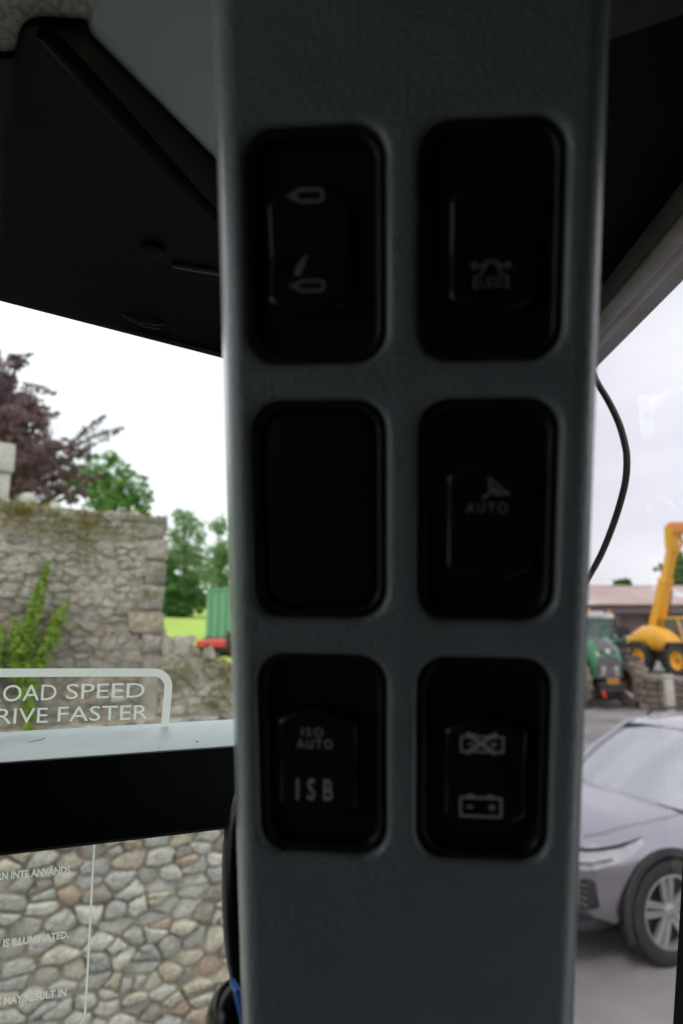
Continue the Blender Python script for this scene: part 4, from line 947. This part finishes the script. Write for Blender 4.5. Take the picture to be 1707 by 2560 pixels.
# windscreen as a curved patch
mb = MB(); rows = []
for t in [k/8 for k in range(9)]:
    row = []
    for u in [k/10*2-1 for k in range(11)]:
        w = lerp(.80, .61, t); x = lerp(1.08 - .16*u*u, .30 - .07*u*u, t); z = lerp(1.055 - .012*u*u, 1.583 - .03*u*u, t) + .035*math.sin(math.pi*t)
        row.append(Vector((x, u*w, z)))
    rows.append(row)
mb.loft(rows, False, False, closed=False).build('windscreen', M['car_glass'], car, smooth=True, angle=180)
for sgn in (-1, 1):
    MB().tube([(.93, sgn*.815, 1.04), (.62, sgn*.755, 1.30), (.235, sgn*.645, 1.555), (-.1, sgn*.655, 1.60), (-.9, sgn*.655, 1.60), (-1.6, sgn*.64, 1.50)], [.035,.034,.034,.028,.028,.03], 8).build('side_pillar', M['silver'], car, smooth=True)
    MB().prism([(.86, sgn*.835, 1.05), (.22, sgn*.66, 1.55), (-.35, sgn*.668, 1.585), (-.35, sgn*.86, 1.055)], (0, -sgn*.012, 0)).build('side_window', M['car_glass'], car)
    MB().prism([(-.43, sgn*.86, 1.055), (-.43, sgn*.668, 1.585), (-1.5, sgn*.655, 1.52), (-1.85, sgn*.80, 1.09)], (0, -sgn*.012, 0)).build('side_window', M['car_glass'], car)
    MB().tube([(.05, sgn*.56, 1.640), (-.05, sgn*.565, 1.69), (-.8, sgn*.565, 1.70), (-1.4, sgn*.55, 1.66), (-1.5, sgn*.545, 1.59)], .016, 8).build('roof_rail', M['dark_metal'], car, smooth=True)
    MB().cbox(.62, .78, sgn*1.0 - .11, sgn*1.0 + .11, 1.02, 1.17, .04).build('mirror', M['silver'], car, smooth=True)
    # head lamp: slim wrap-round, following the body surface
    rows, trim_ = [], []
    for t in [k/16 for k in range(17)]:
        x = lerp(2.125, 1.56, t); zt_ = lerp(.845, .935, t**1.4); hh = lerp(.135, .03, t**1.6)
        pl_ = [(surf_y(x, z_), z_) for z_ in (zt_-hh, zt_-hh*.5, zt_)]
        nx = lerp(.030, .006, t); ny = lerp(.004, .020, min(1, t*2))
        rows.append([Vector((x+nx, sgn*(y+ny), z_)) for y, z_ in pl_] + [Vector((x-.05, sgn*(pl_[2][0]-.06), zt_)), Vector((x-.05, sgn*(pl_[0][0]-.06), zt_-hh))])
        trim_.append(Vector((x+nx, sgn*(pl_[2][0]+ny), zt_+.008)))
    MB().loft(rows).build('headlight', M['lamp'], car, smooth=True, angle=50)
    MB().tube(trim_, [.014]*12 + [.011, .009, .007, .005, .003], 6).build('lamp_trim', M['dark_metal'], car, smooth=True)
    MB().tube([rows[k][1] + Vector((.006, sgn*.004, 0)) for k in range(9)], .022, 8).build('lamp_element', M['chrome'], car, smooth=True)
    gap = [Vector((x, sgn*interp(Wd, x)*.80, interp(Hd, x)-.005)) for x in (.98, 1.2, 1.4, 1.6, 1.8, 1.95)]
    MB().tube(gap, .002, 5).build('bonnet_gap', M['dark_metal'], car)
    MB().tube([(.78, sgn*.952, .42), (.80, sgn*.962, .66), (.78, sgn*.945, .88), (.74, sgn*.90, 1.00)], .006, 5).build('door_gap', M['dark_metal'], car)
    # bumper vent with slats
    vt = MB().cbox(1.86, 2.06, sgn*.70-.14, sgn*.70+.13, .44, .66, .03).build('bumper_vent', M['dark_metal'], car, smooth=True)
    for k in range(4): MB().cbox(1.90, 2.075, sgn*.70-.13, sgn*.70+.12, .475+.045*k, .49+.045*k, .005).build('slat', M['grey_grille'], vt)
MB().tube([(1.10 - .16*u*u, u*.82, 1.05 - .015*u*u) for u in [k/8-1 for k in range(17)]], .018, 6).build('cowl_seal', M['dark_metal'], car, smooth=True)
MB().cbox(1.95, 2.185, -.52, .52, .56, .74, .03).build('grille', M['grey_grille'], car, smooth=True)
MB().cbox(1.80, 2.185, -.80, .80, .28, .36, .03).build('skid_plate', M['dark_metal'], car, smooth=True)

# ------------------------------------------------------------------ green tractors
def tractor(base, hx, hy, label, dusty=True, scale=1.0):
    r = empty('tractor', base, rotz=forward_rot(hx, hy)); r.scale = (scale,)*3
    tag(r, label, 'tractor', 'green tractors in the yard')
    G, D = M['tractor_green'], M['dark_metal']
    # bonnet: lofted, tapering to the nose
    rings = []
    for x, w, z0, z1 in ((.75,.54,1.0,2.22),(1.4,.54,.98,2.18),(2.1,.53,.95,2.08),(2.55,.50,.92,1.94),(2.76,.45,.92,1.74),(2.86,.36,.95,1.46)):
        rings.append([Vector((x, y*w, lerp(z0, z1, t))) for y, t in ((-1,0),(-1,.45),(-.96,.78),(-.78,.94),(-.4,1.0),(.4,1.0),(.78,.94),(.96,.78),(1,.45),(1,0))])
    MB().loft(rings).build('bonnet', G, r, smooth=True, angle=50)
    MB().loft([[Vector((x, y, z)) for y, z in ((-w, zt2-.03), (w, zt2-.03), (w*.8, zt2+.02), (-w*.8, zt2+.02))] for x, w, zt2 in ((1.3,.18,2.19),(2.1,.22,2.09),(2.55,.25,1.95),(2.80,.27,1.74))]).build('hood_panel', M['grey_grille'], r)
    MB().lathe([(.001,.03),(.075,.03),(.085,0)], 18, Matrix.Translation((2.82, 0, 1.74)) @ Matrix.Rotation(-math.pi/2, 4, 'Z')).build('badge', M['white_paint'], r, smooth=True)
    MB().loft([[Vector((x, y*w, z)) for y, z in ((-1,.93),(-1,1.34),(-.85,1.52),(-.4,1.60),(.4,1.60),(.85,1.52),(1,1.34),(1,.93))] for x, w in ((2.70,.42),(2.82,.40),(2.92,.33))]).build('grille', M['grey_grille'], r)
    for s in (-1, 1):
        MB().lathe([(.001,.05),(.075,.05),(.085,.02),(.085,-.03)], 16, Matrix.Translation((2.90, s*.20, 1.22)) @ Matrix.Rotation(-math.pi/2, 4, 'Z')).build('headlight', M['lamp'], r, smooth=True)
        MB().cbox(2.80, 2.93, s*.22-.06, s*.22+.06, 1.02, 1.12, .02).build('headlight', M['lamp'], r, smooth=True)
        MB().cbox(.3, 1.9, s*.53-.03, s*.53+.03, 1.1, 1.5, .02).build('side_panel', M['grey_grille'], r)
        wheel(r, (2.25, s*.93, .74), .74, .52, s, M['tyre_dusty'] if dusty else M['tyre'], M['rim_red'], lugs=16, rim_k=.55, steer=.18)
        wheel(r, (0, s*.95, 1.0), 1.0, .62, s, M['tyre_dusty'] if dusty else M['tyre'], M['rim_red'], lugs=20, rim_k=.55)
        MB().prism([(.62, s*.62, 1.45), (.42, s*.62, 1.95), (-.2, s*.62, 2.12), (-.8, s*.62, 1.95), (-1.0, s*.62, 1.5), (-.9, s*.62, 1.5), (-.72, s*.62, 1.85), (-.2, s*.62, 2.0), (.36, s*.62, 1.86), (.5, s*.62, 1.45)], (0, s*.65, 0)).build('fender', G, r)
        MB().prism([(2.0, s*.68, 1.5), (2.25, s*.68, 1.56), (2.55, s*.68, 1.47), (2.55, s*.68, 1.50), (2.25, s*.68, 1.60), (2.0, s*.68, 1.54)], (0, s*.5, 0)).build('mudguard', D, r)
        MB().tube([(.75, s*.72, 2.5), (1.05, s*1.1, 2.55), (1.06, s*1.22, 2.35)], .02, 6).build('mirror_arm', D, r)
        MB().cbox(1.02, 1.10, s*1.22-.12, s*1.22+.12, 2.12, 2.52, .03).build('mirror', D, r, smooth=True)
        for x, y in ((.78,.70),(-.65,.66)):
            MB().tube([(x-.02, s*y, 1.30), (x-.06, s*(y-.02), 2.80)], .045, 8).build('cab_post', G, r, smooth=True)
        MB().prism([(.74, s*.71, 1.3), (.69, s*.69, 2.76), (-.66, s*.66, 2.76), (-.62, s*.68, 1.3)], (0, -s*.015, 0)).build('side_glass', M['cab_glass'], r)
        MB().lathe([(.001,.2),(.05,.2),(.07,.15),(.07,0)], 14, Matrix.Translation((-.1, s*.6, 2.98)) @ Matrix.Rotation(math.pi/2, 4, 'X')).build('beacon', M['amber'], r, smooth=True)
        for k in range(2): MB().cbox(.80, .87, s*(.28+.26*k)-.09, s*(.28+.26*k)+.09, 2.80, 2.91, .02).build('work_lamp', M['white_paint'], r, smooth=True)
    MB().prism([(.80, -.66, 1.45), (.80, .66, 1.45), (.74, .62, 2.76), (.74, -.62, 2.76)], (-.015, 0, 0)).build('windscreen', M['cab_glass'], r)
    MB().cbox(-.85, .88, -.80, .80, 2.78, 3.02, .08).build('roof', M['white_paint'], r, smooth=True)
    MB().cbox(-.75, .75, -.62, .62, .9, 1.44, .05).build('cab_base', D, r)
    MB().box(.5, 2.7, -.28, .28, .55, .98).build('engine_block', D, r)
    MB().box(2.15, 2.35, -.72, .72, .62, .84).build('front_axle', D, r)
    MB().cbox(2.72, 3.1, -.42, .42, .50, .82, .05).build('front_weight', D, r)
    MB().cbox(3.08, 3.115, -.19, .19, .76, .94, .015).build('number_plate', M['plate'], r)
    for s in (-1, 1):
        MB().tube([(2.9, s*.3, .62), (3.45, s*.42, .42)], .05, 8).build('lift_arm', M['chrome'] if s > 0 else M['red'], r, smooth=True)
    MB().tube([(.95, -.55, 1.3), (.95, -.56, 2.6), (.90, -.56, 2.78)], .05, 10).build('exhaust', D, r, smooth=True)
    return r
ft = at_z(1519, 1770, -EYE)
tractor((ft.x - .07, ft.y + 2.6, 0), 0.03, -1.0, 'green tractor with grey nose facing the yard, nearest beside the pillar')
ft2 = at_z(1578, 1722, -EYE)
tractor((ft2.x - .8, ft2.y + 1.5, 0), -0.35, -.94, 'second green tractor standing behind, beside the yellow telehandler', dusty=False)

# ------------------------------------------------------------------ yellow telehandler with its boom raised
th_a = at_z(1607, 1682, -EYE)
hx, hy = .24, -.971
th = empty('telehandler', (th_a.x + .95*.971, th_a.y + .95*.24, 0), rotz=forward_rot(hx, hy)); tag(th, 'yellow telehandler with its boom raised high in front of the barn', 'telehandler')
Yw, Dm = M['yellow'], M['dark_metal']
for x in (0, 2.9):
    for s in (-1, 1): wheel(th, (x, s*.95, .80), .80, .56, s, M['tyre'], Yw, lugs=14, rim_k=.58)
MB().cbox(-.9, 3.5, -.55, .55, .65, 1.2, .08).build('chassis', Dm, th)
rings = []
for x, z0, z1, k in ((-.75,1.5,1.9,.75),(-.55,1.3,2.25,.92),(.0,1.2,2.5,1.0),(.9,1.15,2.5,1.0),(1.7,1.2,2.3,.97),(2.2,1.35,1.95,.85),(2.35,1.5,1.75,.7)):
    rings.append([Vector((x, -.62 + math.cos(t)*.56*k*(1 if math.cos(t) < 0 else .8), lerp(z0, z1, .5) + (z1-z0)/2*math.copysign(abs(math.sin(t))**.7, math.sin(t)))) for t in (2*math.pi*q/20 for q in range(20))])
MB().loft(rings).build('engine_cover', Yw, th, smooth=True, angle=60)
MB().cbox(-1.25, -.45, -1.0, 1.0, 1.0, 2.0, .15).build('rear_body', Yw, th, smooth=True)
for x in (0, 2.9):
    for s in (-1, 1): MB().prism([(x-.92, s*.72, 1.3), (x-.6, s*.72, 1.68), (x+.6, s*.72, 1.68), (x+.92, s*.72, 1.3), (x+.86, s*.72, 1.3), (x+.56, s*.72, 1.62), (x-.56, s*.72, 1.62), (x-.86, s*.72, 1.3)], (0, s*.5, 0)).build('fender', Dm, th)
MB().cbox(.35, 1.95, .12, 1.1, .95, 1.6, .06).build('cab_base', Dm, th)
MB().prism([(.4,.14,1.6),(1.95,.14,1.6),(1.6,.14,2.85),(.5,.14,2.85)], (0,.94,0)).build('cab_glass', M['cab_glass'], th)
MB().cbox(.4, 1.7, .1, 1.12, 2.85, 2.96, .04).build('cab_roof', Yw, th, smooth=True)
for x0, x1 in ((.42,.5),(1.95,1.6)):
    for y in (.13, 1.09): MB().tube([(x0,y,1.58),(x1,y,2.87)], .05, 6).build('cab_post', Yw, th)
# boom: aims for the head seen in the photo
pv = Vector((-.35, -.15, 1.9)); 
loc = lambda p: Matrix.Rotation(-th.rotation_euler.z, 4, 'Z') @ (p - th.location)
hd = loc(at_y(1680, 1368, th.location.y - 1.6)); pv = loc(at_y(1637, 1580, th.location.y + .3)); hd2 = loc(at_y(1676, 1318, th.location.y - 1.9))
d = (hd - pv).normalized(); side = d.cross(Vector((1, 0, 0))).normalized(); up_ = side.cross(d).normalized()
def beam(a, b, w0, h0, w1, h1): return MB().loft([[p + side*sx*w + up_*sz*h for sx, sz in ((-1,-1),(1,-1),(1,1),(-1,1))] for p, w, h in ((a, w0, h0), (b, w1, h1))])
L_ = (hd - pv).length
beam(pv, pv + d*L_*.62, .30, .27, .28, .25).build('outer_boom', Yw, th)
beam(pv + d*L_*.55, hd, .21, .20, .21, .20).build('inner_boom', Yw, th)
beam(pv + d*L_*.605, pv + d*L_*.63, .31, .28, .31, .28).build('boom_collar', Yw, th)
beam(hd - d*.1, hd2, .26, .24, .20, .30).build('boom_head', Yw, th)
rt_ = (Matrix.Rotation(-th.rotation_euler.z, 4, 'Z') @ Vector((1, 0, 0)))
MB().cbox(-.1, 1.6, -.3, .3, -.35, .25, .05, Matrix.Translation(hd2) @ rt_.to_track_quat('X', 'Z').to_matrix().to_4x4()).build('carriage', M['orange'], th, smooth=True)
MB().tube([hd2 + rt_*.35 + Vector((0,0,-.2)), hd + rt_*.55 + Vector((0,0,.25)), hd + Vector((0,0,-.35)) + rt_*.2], .11, 8).build('tilt_ram', M['yellow'], th, smooth=True)
MB().tube([pv + d*L_*.1 + rt_*.5, pv + d*L_*.5 + rt_*.42], .08, 8).build('lift_ram', M['dark_metal'], th, smooth=True)

# ------------------------------------------------------------------ barn behind
by = 52.0; bl = at_y(1300, 1560, by).x; br = at_y(1960, 1560, by).x
barn = empty('barn', ((bl+br)/2, by, 0)); tag(barn, 'long low barn with pinkish brown sheet roof behind the machines', 'barn')
BO = barn.location.copy()
ze_ = at_y(1600, 1512, by).z; zr_ = at_y(1600, 1468, by+9).z
MB().box(bl, br, by+.6, by+.9, 0, ze_-.1).build('wall', M['barn_wall'], barn, origin=BO)
MB().box(bl, br, by+17.5, by+17.8, 0, ze_-.1).build('wall', M['barn_wall'], barn, origin=BO)
MB().box(bl-.3, br+.3, by-.02, by+.25, ze_-.62, ze_-.05).build('eaves_beam', M['barn_beam'], barn, origin=BO)
x = bl-.4; k = 0
while x < br+.4:
    wv = 1.55; lite = (k % 6 == 3)
    MB().prism([(x, by-.3, ze_), (x+wv-.04, by-.3, ze_), (x+wv-.04, by+9, zr_), (x, by+9, zr_)], (0, 0, .06)).build('roof_sheet', M['barn_light'] if lite else M['barn_roof'], barn, origin=BO)
    x += wv; k += 1
MB().prism([(bl-.4, by+9.02, zr_), (br+.4, by+9.02, zr_), (br+.4, by+18.3, ze_), (bl-.4, by+18.3, ze_)], (0,0,.06)).build('far_roof_slope', M['barn_roof'], barn, origin=BO)
MB().cbox(bl-.4, br+.4, by+8.8, by+9.25, zr_+.03, zr_+.16, .03).build('ridge', M['barn_roof'], barn, origin=BO)
for i in range(9):
    xx = lerp(bl, br, i/8); MB().box(xx-.12, xx+.12, by+.26, by+.5, 0, ze_-.06).build('post', M['barn_beam'], barn, origin=BO)
for i in (1, 3, 5, 6):
    xx = lerp(bl, br, (i+.5)/8); MB().box(xx-1.6, xx+1.6, by+.54, by+.598, 0, ze_-1.0).build('door', M['barn_door'], barn, origin=BO)

# ------------------------------------------------------------------ low rubble wall with gatepost, orange hose
a = at_z(1598, 1772, -EYE); b = at_z(1830, 1790, -EYE)
lw = empty('low_wall', a); tag(lw, 'low brown rubble wall behind the car roof', 'wall'); 
top = at_y(1620, 1690, a.y).z
du = (b-a).normalized(); dn = Vector((-du.y, du.x, 0)); mb = MB(); rings = []; rl = random.Random(4)
for k in range(29):
    p = a.lerp(b, k/28); h = top + rl.uniform(-.06, .05); j = rl.uniform(-.04, .04)
    rings.append([p + dn*(-.02+j), p + dn*(.0+j) + Vector((0,0,h*.5)), p + dn*(.03+j) + Vector((0,0,h-.06)), p + dn*.12 + Vector((0,0,h)), p + dn*.42 + Vector((0,0,h)), p + dn*.5])
mb.loft(rings).build('core', M['rubble'], lw, origin=a)
for row in range(5):
    x = 0.0; L_ = (b-a).length
    while x < L_-.2:
        w = rl.uniform(.2, .42); h = top/5
        if x + w < L_:
            Mx = Matrix.Translation(Vector(du)*(x) + Vector((0,0,row*h)) - dn*.02) @ Matrix.Rotation(math.atan2(du.y, du.x), 4, 'Z')
            o = MB().cbox(.012, w-.012, -.07-rl.random()*.03, .1, .012, h-.012, .025, Mx).build('stone', M['stone_dark'], lw, smooth=True)
        x += w
g0 = at_z(1671, 1786, -EYE)
gpst = MB().cbox(-.11, .11, -.11, .11, 0, top+.06, .02); gpst.cbox(-.14, .14, -.14, .14, top+.062, top+.14, .02)
o = gpst.build('gatepost', M['pale_stone'], smooth=True); o.location = g0 - Vector((0, .12, 0)); tag(o, 'pale square gatepost in front of the low brown wall', 'gatepost')
hp = smooth_path([at_z(x, y, -EYE+.03) for x, y in ((1655,1784),(1675,1786),(1692,1794),(1707,1806),(1730,1812),(1760,1800))])
o = MB().tube(hp, .045, 10).build('hose', M['orange'], smooth=True, origin=hp[0]); tag(o, 'orange hose lying on the yard beyond the car roof', 'hose')
